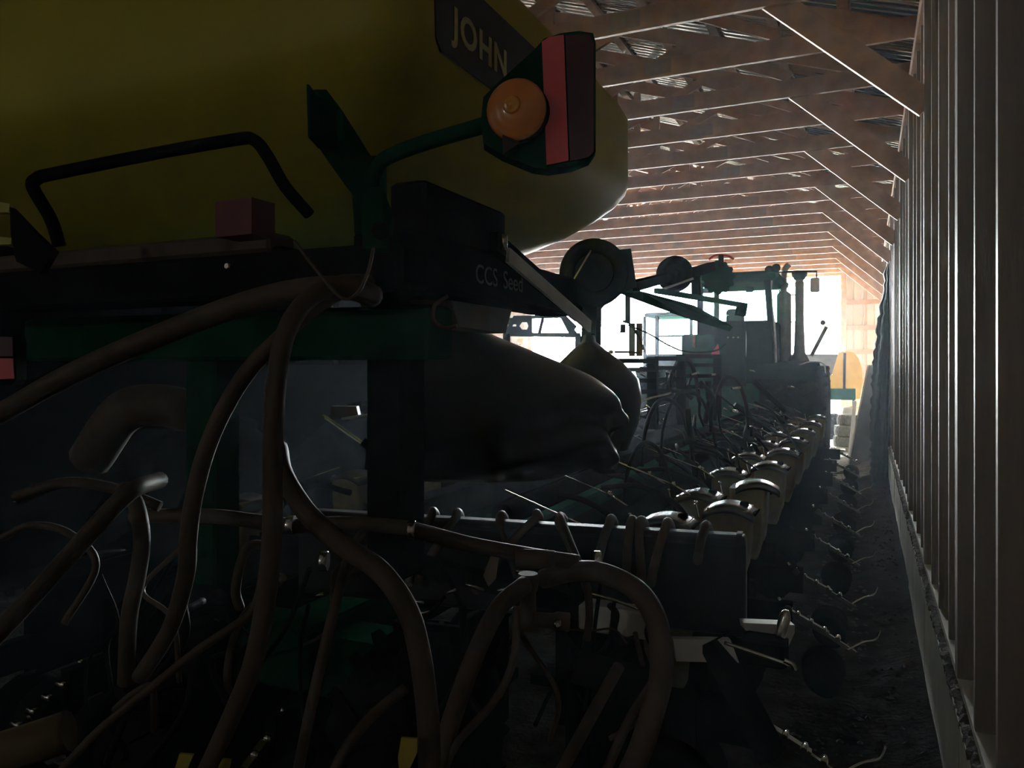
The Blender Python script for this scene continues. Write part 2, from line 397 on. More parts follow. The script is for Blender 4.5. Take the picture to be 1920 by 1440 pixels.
# pale ledge under the tank, tank support frame
MB().bbox(-3.9, -1.62, 1.78, 1.90, 2.44, 2.50, .01).build('tank_ledge', M['hose'], PL)
MB().bbox(-4.0, -1.10, 1.68, 1.84, 2.29, 2.42, .012).build('rear_frame_beam', M['dark'], PL)
sb = MB().bbox(-1.26, -1.10, 1.70, 3.05, 2.305, 2.46, .012).build('side_frame_beam', M['dark'], PL)
for wd_, y_ in (('CCS', 2.11), ('Seed', 2.31)):
    o = link('lettering', text_mesh(wd_, M['faint'], .085, .001, 1.0), sb, label='faint worn lettering ' + wd_)
    o.matrix_world = Matrix.Translation((-1.098, y_, 2.355)) @ Matrix(((0, 0, 1, 0), (1.0, 0, 0, 0), (0, 1, 0, 0), (0, 0, 0, 1)))
MB().bbox(-1.24, -1.12, 1.85, 2.38, 2.46, 2.62, .01).build('frame_web', M['dark'], PL)
gb = MB().bbox(-2.95, -1.14, 1.90, 2.05, 2.115, 2.275, .012).build('green_cross_beam', M['green'], PL)
q = PY(828, 585, 1.88)
MB().tube([q + V(.02, 0, .045), q + V(-.015, -.01, .02), q + V(-.02, -.012, -.02), q + V(.01, -.01, -.045), q + V(.05, 0, -.04)], .006, 8).build('lifting_lug', M['hose'], gb)
MB().bbox(-2.12, -1.98, 1.92, 2.04, 1.35, 2.12, .01).build('frame_leg', M['green'], PL)
MB().bbox(-1.5, -1.36, 2.1, 2.25, 1.4, 2.4, .01).build('frame_leg', M['dark'], PL)
# meter housing under the tank (brownish)
MB().prism([PX(845, 560, -1.2), PX(960, 580, -1.2), PX(948, 625, -1.2), PX(860, 612, -1.2)], (-.35, 0, 0)).build('seed_meter_housing', M['hose'], PL)
# pale flat bar bracing down towards the front
a, b = PX(952, 478, -1.04), PX(1106, 612, -1.04)
MB().bar(a, b, .012, .048).build('brace_bar', M['galv'], PL, label='pale galvanized flat bar')
MB().lathe([(.012, 0), (.012, .05)], PX(945, 440, -1.03), (0, 0, -1), 8).build('brace_bolt', M['steel'], PL)
MB().bar(PX(925, 452, -1.06), PX(1085, 590, -1.08), .03, .06).build('brace_backing', M['dark'], PL)
# tube hoop behind the tank
d = 1.95
hp = [P(112, 462, d + .05), P(95, 410, d + .03), P(62, 352, d), P(70, 335, d), P(100, 326, d), P(280, 290, d), P(440, 262, d), P(475, 262, d), P(500, 290, d), P(535, 350, d + .04), P(580, 402, d + .1)]
MB().tube(hp, .016, 10, 5).build('hand_rail', M['dark'], PL, label='bent tube hand rail')
# strap bracket (open channel end) and post
br_ = MB()
pl_ = [P(588, 168, 1.78), P(612, 168, 1.78), P(640, 205, 1.8), P(700, 300, 1.84), P(735, 400, 1.86), P(735, 440, 1.86), P(665, 440, 1.84), P(660, 365, 1.82), P(612, 298, 1.79), P(592, 268, 1.78)]
br_.prism(pl_, V(-S, C, 0) * .012)
br_.bar(P(587, 172, 1.74), P(590, 268, 1.74), .006, .09, V(-S, C, 0)).bar(P(636, 205, 1.76), P(640, 270, 1.76), .006, .05, V(-S, C, 0))
br_.build('tank_bracket', M['green'], PL, label='dark green bracket plate with channel end')
MB().bar(P(700, 300, 1.86), P(705, 470, 1.86), .075, .05).build('bracket_post', M['green'], PL)
MB().lathe([(.02, 0), (.02, .03)], P(715, 435, 1.82), V(S, -C, 0), 8).build('bracket_bolt', M['dark'], PL)
MB().box(*sorted((P(450, 412, 2.12).x - .06, P(450, 412, 2.12).x + .07)), P(450, 412, 2.12).y - .03, P(450, 412, 2.12).y + .06, P(450, 445, 2.12).z, P(450, 378, 2.12).z).build('red_module', M['redbox'], PL, label='faded red plastic box')
MB().bbox(-1.72, -1.60, 1.80, 1.92, 2.36, 2.46, .01).build('module_mount', M['dark'], PL)
MB().lathe([(.008, 0), (.008, .02)], PY(434, 500, 1.67), (0, -1, 0), 8).build('frame_bolt', M['steel'], PL)
MB().tube([P(552, 452, 1.7), P(600, 515, 1.66), P(640, 558, 1.64), P(668, 552, 1.65), P(690, 510, 1.68), P(700, 466, 1.72)], .004, 6).build('wire_loop', M['hose'], PL)
# ---- warning lamp assembly on its arm
MB().tube([P(700, 345, 1.72), P(706, 318, 1.70), P(725, 296, 1.68), P(790, 270, 1.62), P(905, 236, 1.54), P(935, 228, 1.52)], .0165, 10).build('lamp_arm', M['green'], PL)
ld = 1.5
n_l = V(S, -C, 0)
poly = [(906, 182), (928, 160), (1003, 92), (1020, 72), (1052, 62), (1085, 58), (1112, 62), (1117, 80), (1117, 285), (1108, 298), (1075, 311), (1030, 318), (1000, 314), (942, 290), (906, 268), (902, 225)]
lb = MB().prism([P(u, v, ld) for u, v in poly], V(-S, C, 0) * .05).build('lamp_plate', M['green'], PL, label='dark green warning lamp housing')
f_ = lambda pts, dd, th: MB().prism([P(u, v, ld - dd) for u, v in pts], V(-S, C, 0) * th)
f_([(1016, 78), (1030, 69), (1057, 65), (1066, 301), (1025, 309)], .004, .003).build('reflective_tape', M['red'], lb, label='bright red reflective strip')
f_([(1060, 66), (1106, 64), (1113, 80), (1113, 284), (1104, 295), (1069, 302)], .004, .003).build('reflector', M['maroon'], lb, label='dark maroon reflector panel')
ax = (n_l * 1.0 + V(C, S, 0) * -.30 + V(0, 0, -.05)).normalized()
oc = P(972, 210, ld)
MB().lathe([(.060, -.02), (.060, .012), (.050, .016)], oc, ax, 28).build('lamp_bezel', M['dark'], lb)
lens = [(.0595, .012), (.060, .020), (.057, .027), (.050, .033), (.046, .034), (.042, .037), (.034, .040), (.030, .0405), (.026, .043), (.018, .045), (.014, .045), (.010, .047), (.001, .048)]
le = MB().lathe([(a, .012 + (h - .012) * .6) for a, h in lens], oc, ax, 36).build('lamp_lens', M['orange'], lb, label='round amber lamp lens')
MB().lathe([(.017, .030), (.018, .034), (.013, .037), (.010, .036), (.006, .040), (.001, .041)], oc + V(-.004, 0, .006), ax, 20).build('lens_core', M['amber2'], le)
MB().prism([P(942, 252, ld - .03), P(975, 266, ld - .03), P(1000, 262, ld - .028), P(968, 272, ld - .02), P(943, 288, ld - .02)], n_l * -.006).build('lens_tab', M['hose'], le)
# left edge tail lamp with red strip, bracket and yellow corner pieces
tl = MB().prism([P(u, v, 2.3) for u, v in ((-40, 618), (24, 626), (30, 640), (30, 712), (22, 722), (-40, 724))], V(-S, C, 0) * .05).build('tail_lamp', M['dark'], PL)
MB().prism([P(u, v, 2.295) for u, v in ((-30, 672), (24, 672), (26, 710), (-30, 712))], V(-S, C, 0) * .004).build('reflective_tape', M['red'], tl, label='bright red reflective strip')
MB().prism([P(u, v, 2.295) for u, v in ((-30, 630), (23, 632), (24, 668), (-30, 668))], V(-S, C, 0) * .004).build('reflector', M['maroon'], tl)
MB().prism([P(u, v, 2.2) for u, v in ((18, 388), (60, 432), (100, 470), (75, 512), (30, 490), (20, 440))], V(-S, C, 0) * .03).build('corner_bracket', M['dark'], PL)
MB().prism([P(u, v, 2.35) for u, v in ((-40, 372), (18, 382), (16, 398), (-40, 400))], V(-S, C, 0) * .03).build('corner_tab', M['yellow'], PL)
MB().prism([P(u, v, 2.35) for u, v in ((-40, 440), (22, 446), (20, 458), (-40, 460))], V(-S, C, 0) * .03).build('corner_tab', M['yellow'], PL)
# ---- rear toolbar with rounded end cap and the hoses looped over it
A, B = P(1392, 1008, 2.80), P(560, 958, 3.42)
ax_ = (B - A).normalized(); yy = V(-ax_.y, ax_.x, 0) * -1
if yy.y < 0: yy = -yy
hh = .37
A2 = A - V(0, 0, hh / 2) + yy * .06; B2 = B - V(0, 0, hh / 2) + yy * .06
def rsec(c, k=1.0):
    out = []
    for cx, cz, a0 in ((1, 1, 0), (-1, 1, 90), (-1, -1, 180), (1, -1, 270)):
        for i in range(5):
            a = R(a0 + i * 22.5); r = .035
            out.append(c + yy * ((.06 - r) * cx + r * math.cos(a)) * k + V(0, 0, ((hh / 2 - r) * cz + r * math.sin(a)) * k))
    return out
tb = MB().loft([rsec(A2 - ax_ * .012, .90), rsec(A2 - ax_ * .006, .98), rsec(A2 + ax_ * .02), rsec(B2)], True, True).build('rear_toolbar', M['bar'], PL, label='black rectangular rear toolbar')
MB().loft([rsec(A2 + ax_ * .022, 1.03), rsec(A2 + ax_ * .002, 1.03)], True, True).build('end_cap', M['bar'], tb)
MB().bar(A2 + ax_ * .10 - V(0, 0, hh / 2 + .0), A2 + ax_ * .10 - V(0, 0, hh / 2 + .2) + ax_ * .02, .16, .02, yy).build('end_plate', M['dark'], tb)
def hose(pix, rpx, name='hose', m='hose', label=None, ribs=0, seg=12):
    dm = sum(p[2] for p in pix) / len(pix)
    return MB().tube([P(*p) for p in pix], rpx * dm / F, seg, 7, True, ribs).build(name, M[m], PL, label=label)
for (u, v, lean, ln) in ((735, 952, -70, 120), (770, 956, -25, 110), (806, 958, -40, 130), (852, 960, -65, 120), (935, 965, 40, 130), (1000, 962, -110, 140), (1046, 968, 55, 130), (1140, 972, -22, 90), (1180, 974, -6, 100), (1197, 975, 6, 105), (1246, 978, -26, 110), (1318, 984, -10, 60)):
    dd = 2.80 + (1392 - u) / 832 * .62; v += 8
    hose([(u + lean, v + ln, dd - .10), (u + lean * .8, v + ln * .75, dd - .05), (u + lean * .35, v + ln * .32, dd - .03), (u + 2, v + 4, dd - .012), (u + 6, v - 8, dd + .03), (u + 12, v + 2, dd + .20), (u + 14, v + 30, dd + .24)], 8 if u < 1100 else 8.5, 'looped_hose')
# ---- big vacuum hoses in front
hose([(-60, 800, 2.2), (0, 775, 2.15), (130, 703, 2.05), (300, 628, 1.95), (450, 572, 1.87), (560, 545, 1.82), (650, 540, 1.85), (700, 555, 1.95)], 21, 'vacuum_hose')
hose([(690, 530, 2.0), (640, 532, 1.86), (580, 560, 1.76), (540, 615, 1.70), (520, 700, 1.68), (512, 830, 1.66), (511, 980, 1.66), (503, 1090, 1.66), (478, 1230, 1.68), (440, 1330, 1.72), (380, 1460, 1.8)], 18, 'vacuum_hose')
hose([(640, 545, 1.95), (590, 575, 1.86), (535, 625, 1.80), (470, 690, 1.8), (420, 768, 1.8), (385, 850, 1.8), (362, 940, 1.8), (353, 1010, 1.8), (348, 1080, 1.82), (318, 1180, 1.86), (262, 1270, 1.9)], 16, 'vacuum_hose')
hose([(300, 900, 2.3), (240, 925, 2.1), (150, 1020, 2.05), (60, 1120, 2.0), (-30, 1215, 1.98)], 17, 'vacuum_hose')
hose([(232, 915, 2.25), (255, 945, 2.2), (266, 1010, 2.15), (258, 1080, 2.15), (242, 1160, 2.15), (236, 1280, 2.2)], 15, 'vacuum_hose')
hose([(250, 968, 2.6), (400, 968, 2.5), (540, 985, 2.45), (640, 982, 2.45), (760, 990, 2.45), (880, 1020, 2.42), (1000, 1042, 2.4), (1085, 1055, 2.38)], 14, 'manifold_hose')
hose([(522, 840, 2.3), (532, 890, 2.2), (575, 960, 2.1), (640, 1020, 2.03), (712, 1070, 1.98), (762, 1140, 1.94), (786, 1220, 1.92), (802, 1340, 1.9), (806, 1460, 1.9)], 20, 'vacuum_hose')
hose([(985, 1095, 2.3), (935, 1140, 2.2), (890, 1230, 2.12), (850, 1340, 2.05), (826, 1420, 2.0), (800, 1480, 2.0)], 18, 'vacuum_hose')
hose([(968, 1140, 2.2), (964, 1230, 2.1), (930, 1310, 2.05), (860, 1390, 2.0), (826, 1460, 2.0)], 7.5)
hose([(742, 945, 2.95), (700, 975, 2.6), (660, 1030, 2.3), (635, 1110, 2.1), (605, 1230, 2.0), (578, 1350, 1.95), (556, 1460, 1.95)], 9)
hose([(1020, 1085, 2.5), (1070, 1072, 2.4), (1130, 1075, 2.3), (1195, 1108, 2.2), (1232, 1170, 2.12), (1240, 1260, 2.08), (1222, 1340, 2.05), (1195, 1420, 2.02), (1160, 1490, 2.0)], 21, 'vacuum_hose')
hose([(1050, 965, 2.9), (1075, 1030, 2.6), (1098, 1085, 2.5), (1105, 1150, 2.45), (1100, 1200, 2.45)], 7)
hose([(500, 1022, 2.1), (468, 1024, 2.05), (450, 1060, 2.0), (442, 1110, 2.0), (450, 1140, 2.02)], 9)
hose([(496, 1050, 2.0), (486, 1110, 1.95), (470, 1150, 1.92), (430, 1180, 1.9), (370, 1220, 1.88), (270, 1300, 1.86), (180, 1375, 1.86), (110, 1450, 1.88)], 8)
hose([(215, 1330, 1.95), (250, 1300, 1.9), (285, 1290, 1.9), (288, 1370, 1.95)], 6)
hose([(760, 1290, 2.1), (700, 1340, 2.05), (650, 1400, 2.0), (620, 1460, 2.0)], 10)
hose([(1160, 1250, 2.5), (1110, 1340, 2.35), (1050, 1450, 2.3)], 12)
hose([(1230, 1270, 2.5), (1180, 1350, 2.4), (1130, 1460, 2.35)], 9)
hose([(30, 930, 2.6), (120, 905, 2.5), (210, 915, 2.5), (300, 950, 2.5)], 10)
hose([(170, 860, 3.0), (230, 775, 2.9), (300, 760, 2.9), (370, 775, 2.9)], 40, 'air_duct')
hose([(0, 1010, 2.4), (60, 985, 2.4), (130, 1000, 2.4), (180, 1060, 2.4), (120, 1170, 2.35)], 7)
# tee fitting below the manifold and small clamps
tee = MB().lathe([(.030, 0), (.034, .02), (.030, .05), (.024, .06), (.026, .12), (.032, .13), (.032, .17)], P(990, 1075, 2.36), V(0, 0, -1), 14)
tee.lathe([(.028, -.06), (.030, .0), (.026, .06)], P(1003, 1048, 2.36), V(C, S, 0), 14)
tee.lathe([(.020, 0), (.022, .06), (.028, .07), (.028, .11)], P(1000, 1160, 2.34), V(C, S, -.1), 12)
tee.build('tee_fitting', M['hose'], PL, label='brown plastic tee fitting')
for u, v in ((772, 995), (1120, 1052), (608, 1052), (545, 985)):
    MB().lathe([(.030, -.012), (.032, -.008), (.032, .008), (.030, .012)], P(u, v, 2.42), V(C, S, 0), 12).build('hose_clamp', M['steel'], PL)
# cut sight of pale plate, yellow hose tags
MB().prism([P(u, v, 2.9) for u, v in ((920, 1043), (936, 1043), (930, 1085), (916, 1100), (906, 1080))], V(-S, C, 0) * .01).build('pale_plate', M['pallet'], PL)
for pts in (((752, 1384), (782, 1386), (782, 1412), (768, 1442), (748, 1442), (746, 1420)), ((336, 1414), (362, 1416), (350, 1444), (326, 1446)), ((416, 1424), (432, 1426), (428, 1446), (404, 1448))):
    MB().prism([P(u, v, 1.84) for u, v in pts], V(-S, C, 0) * .008).build('yellow_tag', M['tagy'], PL, label='small yellow tag')
MB().tube([P(-60, 1430, 1.9), P(40, 1400, 1.9), P(130, 1370, 1.92)], .05, 10).build('yellow_pipe', M['tan'], PL)
# ---- hardware under the toolbar (mounts, clamps, rods)
MB().bbox(*sorted((P(1088, 1165, 2.9).x, P(1215, 1165, 2.75).x)), P(1150, 1165, 2.82).y, P(1150, 1165, 2.82).y + .10, P(1150, 1192, 2.82).z, P(1150, 1142, 2.82).z, .008).build('clamp_channel', M['galv'], PL)
for u, v in ((1150, 1172), (1212, 1178)):
    MB().tube([P(u - 8, v - 38, 2.75), P(u + 6, v - 20, 2.72), P(u + 2, v + 10, 2.72), P(u + 14, v + 32, 2.74), P(u + 40, v + 24, 2.78)], .011, 8).build('u_bolt', M['cable'], PL)
MB().prism([P(u, v, 2.72) for u, v in ((1262, 1198), (1370, 1200), (1386, 1243), (1268, 1240))], V(-S, C, 0) * .03).build('mount_plate', M['galv'], PL)
MB().prism([P(u, v, 2.7) for u, v in ((1394, 1168), (1490, 1172), (1490, 1186), (1476, 1218), (1420, 1200), (1396, 1180))], V(-S, C, 0) * .05).build('hitch_bracket', M['galv'], PL)
MB().lathe([(.018, 0), (.020, .01), (.020, .075), (.014, .09), (.006, .098)], P(1462, 1196, 2.62), V(C * .25, S * .25, 1), 14).build('hitch_pin', M['steel'], PL, label='shiny steel pin')
MB().bbox(*(lambda p: (p.x - .09, p.x + .06, p.y - .02, p.y + .08, p.z - .09, p.z))(P(1440, 1200, 2.6)), .01).build('pin_block', M['dark'], PL)
MB().tube([P(1358, 1205, 2.55), P(1420, 1226, 2.5), P(1480, 1247, 2.46)], .006, 8).build('latch_rod', M['steel'], PL)
MB().tube([P(1470, 1238, 2.45), P(1486, 1246, 2.44), P(1490, 1256, 2.44)], .008, 8).build('rod_end', M['steel'], PL)
MB().tube([P(1105, 1112, 2.7), P(1150, 1125, 2.66), P(1215, 1148, 2.6)], .006, 8).build('latch_rod', M['steel'], PL)
MB().tube([P(1060, 1180, 2.5), P(1110, 1182, 2.5), P(1150, 1180, 2.52), P(1175, 1205, 2.55)], .004, 6).build('cable', M['hose'], PL)
MB().lathe([(.012, 0), (.014, .01), (.006, .02)], P(1045, 1168, 2.3), n_l, 10).build('nozzle_tip', M['steel'], PL)
MB().bar(P(1080, 1250, 2.7), P(1240, 1290, 2.6), .06, .10).build('lower_arm', M['dark'], PL)
MB().bar(P(760, 1050, 3.0), P(1060, 1130, 3.0), .08, .06).build('lower_arm', M['dark'], PL)
MB().bar(P(1335, 1200, 2.75), P(1450, 1420, 2.6), .10, .06).build('lower_arm', M['dark'], PL)
# random small lines, cables and fittings in the dark bay between the hoses
rg = random.Random(3)
for k in range(26):
    u0 = rg.uniform(60, 1250); v0 = rg.uniform(1020, 1200); d0 = rg.uniform(2.5, 3.0)
    pts = [(u0, v0, d0)]
    for j in range(3): pts.append((pts[-1][0] + rg.uniform(-90, 60), pts[-1][1] + rg.uniform(30, 120), d0 + rg.uniform(-.15, .15)))
    hose(pts, rg.choice([3, 4, 5, 7]), 'small_hose', rg.choice(['hose', 'cable', 'cable']), seg=7)
for k in range(14):
    u, v, d = rg.uniform(580, 1080), rg.uniform(1050, 1190), rg.uniform(2.5, 2.9)
    MB().tube([P(u, v, d), P(u + rg.uniform(10, 45), v + rg.uniform(-14, 14), d)], rg.uniform(.005, .010), 8).build('steel_fitting', M['steel'], PL)
# under-frame beams, transport tires
MB().bbox(-2.7, -1.5, 2.5, 2.75, .75, 1.0, .02).build('axle_beam', M['green'], PL)
MB().bbox(-2.25, -2.0, 2.4, 12.5, .80, 1.05, .02).build('tongue_beam', M['green'], PL)
def tire_mesh(r, wd, name, m, lugs=22, lug=.03, seg=40):
    b = MB(); h = wd / 2
    b.lathe([(r * .52, -h * .8), (r * .58, -h), (r * .80, -h * 1.05), (r * .93, -h), (r * .985, -h * .8), (r, -h * .4), (r, h * .4), (r * .985, h * .8), (r * .93, h), (r * .80, h * 1.05), (r * .58, h), (r * .52, h * .8)], (0, 0, 0), (1, 0, 0), seg)
    for k in range(lugs):
        for s in (-1, 1):
            a = 2 * math.pi * (k + (.5 if s > 0 else 0)) / lugs; a2 = a + .22 * (22 / max(lugs, 12)) * .8
            p0 = V(0, math.cos(a2) * r, math.sin(a2) * r); p1 = V(s * h * .96, math.cos(a) * r * .985, math.sin(a) * r * .985)
            b.bar(p0, p1, wd * .10 + .01, lug * 2, p0.normalized())
    return b.mesh(name, m)
me_tt = tire_mesh(.52, .3, 'transport_tire', M['rubber'])
me_rim = MB().lathe([(.27, -.10), (.28, -.02), (.10, 0), (.08, .03), (.001, .03)], (0, 0, 0), (1, 0, 0), 20).mesh('wheel_rim', M['yellow'])
for x in (-1.62, -2.62):
    t_ = link('transport_tire', me_tt, PL, (x, 2.62, .51)); link('wheel_rim', me_rim, t_, (.08, 0, 0), local=True)
# ---- folded wing: toolbar, upper vacuum pipe, row units
MB().bbox(-2.78, -2.60, 3.1, 12.9, 1.02, 1.22, .015).build('wing_toolbar', M['dark'], PL)
MB().bbox(-1.54, -1.36, 3.1, 12.9, 1.02, 1.22, .015).build('wing_toolbar', M['dark'], PL)
MB().tube([V(-1.62, 3.4, 1.36), V(-1.60, 6, 1.38), V(-1.62, 9, 1.36), V(-1.62, 12.6, 1.36)], .06, 12).build('vacuum_manifold', M['rubber'], PL)
me_row = {}
b = MB(); b.box(-.5, .1, -.055, -.045, .45, .92).box(-.5, .1, .045, .055, .45, .92).box(-.62, -.12, -.05, -.035, .92, .97).box(-.62, -.12, .035, .05, .92, .97).box(-.62, -.12, -.05, .05, .60, .645)
b.box(.08, .34, -.03, .03, .5, .66)
me_row['frame'] = b.mesh('row_unit', M['dark'])
b = MB()
def rr2(hx, hy, z, r): return rrect(-hx, hx, -hy, hy, z, r, r, 4)
b.loft([rr2(.06, .06, .70, .02), rr2(.10, .11, .84, .03), rr2(.115, .122, .98, .03), rr2(.118, .125, 1.175, .03)], True, True, True); me_row['seed_box'] = b.mesh('seed_box', M['tan'])
b = MB(); rg_ = []
for i in range(13):
    x = -.14 + .28 * i / 12; t = i / 6 - 1; z = 1.205 - .045 * t * t
    pr = []
    for k in range(9):
        yk_ = -.135 + .27 * k / 8; s = k / 4 - 1; pr.append(V(x, yk_, z - .018 * s ** 4 + .0))
    pr += [V(x, .137, z - .045), V(x, -.137, z - .045)]; rg_.append(pr)
b.loft(rg_, True, True, True); me_row['lid'] = b.mesh('box_lid', M['gloss'])
b = MB().box(.055, .10, -.02, .03, 1.18, 1.205); b.tube([V(.14, -.05, 1.14), V(.155, -.05, 1.16), V(.155, .05, 1.16), V(.14, .05, 1.14)], .006, 6); me_row['latch'] = b.mesh('lid_latch', M['dark'])
b = MB().tube([V(-.155, -.13, 1.12), V(-.17, -.13, 1.18), V(-.175, -.13, 1.20)], .007, 6).lathe([(.006, 0), (.012, .004), (.012, .012), (.004, .016)], V(-.175, -.13, 1.20), (0, 0, 1), 8); me_row['hinge'] = b.mesh('lid_hinge', M['steel'])
b = MB().lathe([(.12, -.05), (.185, -.055), (.20, -.03), (.20, .03), (.185, .055), (.12, .05), (.11, .02), (.03, .03), (.001, .03)], (0, 0, 0), (0, 1, 0), 22); me_row['gauge_wheel'] = b.mesh('gauge_wheel', M['rubber'])
b = MB().lathe([(.07, -.012), (.11, -.015), (.118, 0), (.11, .015), (.07, .012), (.02, .02), (.001, .02)], (0, 0, 0), (.25, 1, 0), 20); me_row['closing_wheel'] = b.mesh('closing_wheel', M['rubber'])
b = MB().bar((.28, 0, .63), (.52, .01, .515), .035, .03).bar((.50, .01, .52), (.66, .02, .43), .022, .02).lathe([(.022, -.03), (.024, 0), (.022, .03)], V(.31, 0, .632), (0, 1, 0), 10).lathe([(.012, 0), (.014, .02), (.008, .03)], V(.26, .0, .655), (0, 0, 1), 8)
for t in (.36, .43, .50, .57): b.lathe([(.014, -.028), (.016, 0), (.014, .028)], V(t, .005, .63 - (t - .28) * .48 + .012), (0, 1, 0), 8)
me_row['closing_arm'] = b.mesh('closing_arm', M['steel'])
b = MB().tube([V(.62, .0, .45), V(.70, .03, .50), V(.76, .05, .52), V(.785, .055, .57)], .006, 6); me_row['adjust_lever'] = b.mesh('adjust_lever', M['steel'])
b = MB().tube([V(-.75, -.1, 1.25), V(-.5, -.1, 1.27), V(-.28, -.06, 1.15), V(-.18, -.02, .9)], .018, 8); me_row['vacuum_tube'] = b.mesh('vacuum_tube', M['cable'])
b = MB().tube([V(-.34, .05, 1.27), V(-.24, .045, 1.215)], .008, 6).lathe([(.016, -.01), (.016, .01)], V(-.345, .05, 1.275), (1, .3, 0), 10).tube([V(-.8, .07, 1.42), V(-.35, .05, 1.275)], .004, 6); me_row['clip'] = b.mesh('hose_clip', M['steel'])
cnt = {'right': 0}
def row_unit(x, y, tail, rz=0):
    u = link('row_unit', me_row['frame'], PL, (x, y, .10), (0, 0, rz))
    jit = random.uniform(-.03, .03)
    L = lambda n, k, loc=(0, 0, 0), rot=(0, 0, 0): link(n, me_row[k], u, loc, rot, local=True)
    if tail == 'rear':
        u.location.z = 0
        for s in (-1, 1): L('gauge_wheel', 'gauge_wheel', (.05, s * .10, .22))
        L('closing_arm', 'closing_arm'); L('vacuum_tube', 'vacuum_tube', (.2, 0, -.3))
        for s in (-1, 1): L('closing_wheel', 'closing_wheel', (.50, s * .07, .18), (0, 0, s * .2))
        return
    L('seed_box', 'seed_box')
    if tail == 'open':
        L('box_lid', 'lid', (.01, 0, .02), (0, R(2), R(8)))
    else: L('box_lid', 'lid', (0, 0, 0), (0, 0, jit))
    L('lid_latch', 'latch'); L('lid_hinge', 'hinge'); L('vacuum_tube', 'vacuum_tube'); L('hose_clip', 'clip')
    for s in (-1, 1): L('gauge_wheel', 'gauge_wheel', (0, s * .10, .30)); 
    if tail:
        L('closing_arm', 'closing_arm', (0, 0, 0), (0, random.uniform(-.03, .03), random.uniform(-.05, .05))); L('adjust_lever', 'adjust_lever', (0, 0, 0), (0, 0, random.uniform(-.2, .2)))
        for s in (-1, 1): L('closing_wheel', 'closing_wheel', (.50, s * .07, .30), (0, 0, s * .2))
dl = lambda v: F * (H - 1.305) / (v - 684)
for i, v in enumerate((940, 904, 865, 840, 820, 803, 789, 777)):
    d = dl(v); p = V(-.72, (d - .72 * S) / C, 0); row_unit(p.x, p.y, 'open' if i == 1 else 'tail')
for i, v in enumerate((962, 917, 877, 848, 826, 809, 794, 782)):
    d = dl(v); row_unit(-.965, (d - .965 * S) / C, '')
row_unit(-.72, 3.15, 'tail')
for i in range(6): row_unit(-.95 - i * .62, 2.75, 'rear', -math.pi / 2)
for i in range(8): row_unit(-3.5, 3.6 + i * 1.15, '', math.pi)
# wing frame cross beams with slots, standing above the toolbar
for (u0, u1, v0, v1, d) in ((1125, 1225, 672, 740, 6.2), (1222, 1278, 668, 738, 7.0), (1276, 1345, 664, 730, 7.6)):
    a, b_ = P(u0, v0, d), P(u1, v0 - 3, d + .25); zt = a.z; zb = P(u0, v1, d).z
    fr = MB().bar((a.x, a.y, zt - .02), (b_.x, b_.y, zt - .02), .10, .04).build('wing_frame_beam', M['dark'], PL)
    for k in range(1, 4):
        z = zt - (zt - zb) * k / 3.2
        MB().bar((a.x, a.y, z), (b_.x, b_.y, z), .09, .035).build('step_slat', M['dark'] if k > 2 else M['dark'], fr)
    for q in (a, b_): MB().bar((q.x, q.y, zb - .3), (q.x, q.y, zt), .07, .07, (1, 0, 0)).build('frame_upright', M['dark'], fr)
# steel rod with hose below the slots; glints of fittings in the hose jungle
MB().tube([P(1182, 757, 5.6), P(1222, 746, 5.7), P(1258, 737, 5.8)], .010, 8).build('hydraulic_rod', M['steel'], PL)
MB().tube([P(1168, 762, 5.6), P(1185, 757, 5.6)], .018, 8).build('rod_clevis', M['dark'], PL)
for k in range(18):
    u, v = rg.uniform(1180, 1430), rg.uniform(690, 860); d = rg.uniform(5.4, 8.0)
    if u - 1180 > (1000 - v) * 1.1 + 40: continue
    pts = [(u, v, d)]
    for j in range(3): pts.append((pts[-1][0] + rg.uniform(-10, 45), pts[-1][1] + rg.uniform(5, 45), d + rg.uniform(-.2, .2)))
    hose(pts, rg.choice([2.5, 3, 4, 6]), 'wing_hose', 'cable', seg=7)
for k in range(18):
    u, v = rg.uniform(1175, 1500), rg.uniform(690, 870); d = rg.uniform(5.0, 7.5)
    if (u - 1180) * .8 + (v - 690) > 330: continue
    MB().tube([P(u, v, d), P(u + rg.uniform(-14, 16), v + rg.uniform(-6, 6), d + .05)], rg.uniform(.006, .012), 7).build('fitting', M['steel'], PL)
for (c, r, d, t) in (((1282, 700), 34, 7.2, 4), ((1250, 800), 62, 5.6, 4), ((1290, 790), 70, 6.0, 3), ((1370, 740), 40, 7.2, 4), ((1215, 880), 60, 4.9, 4)):
    hose([(c[0] - r * .75, c[1] + r * 1.2, d), (c[0] - r * .62, c[1], d), (c[0] - r * .2, c[1] - r * .8, d), (c[0] + r * .35, c[1] - r * .6, d + .1), (c[0] + r * .7, c[1] + r * .4, d + .1), (c[0] + r * .85, c[1] + r * 1.6, d + .1)], t, 'arched_hose', 'cable', seg=8)
# long thin lines sweeping down to the seed boxes
for (a, b_) in (((1340, 830), (1420, 880)), ((1258, 862), (1320, 905)), ((1200, 890), (1275, 945)), ((1400, 780), (1455, 812)), ((1190, 915), (1230, 958))):
    hose([(a[0] - 60, a[1] - 45, 6.2), (a[0], a[1], 6.0), (b_[0], b_[1], 5.8)], 1.6, 'guide_wire', 'cable', seg=6)
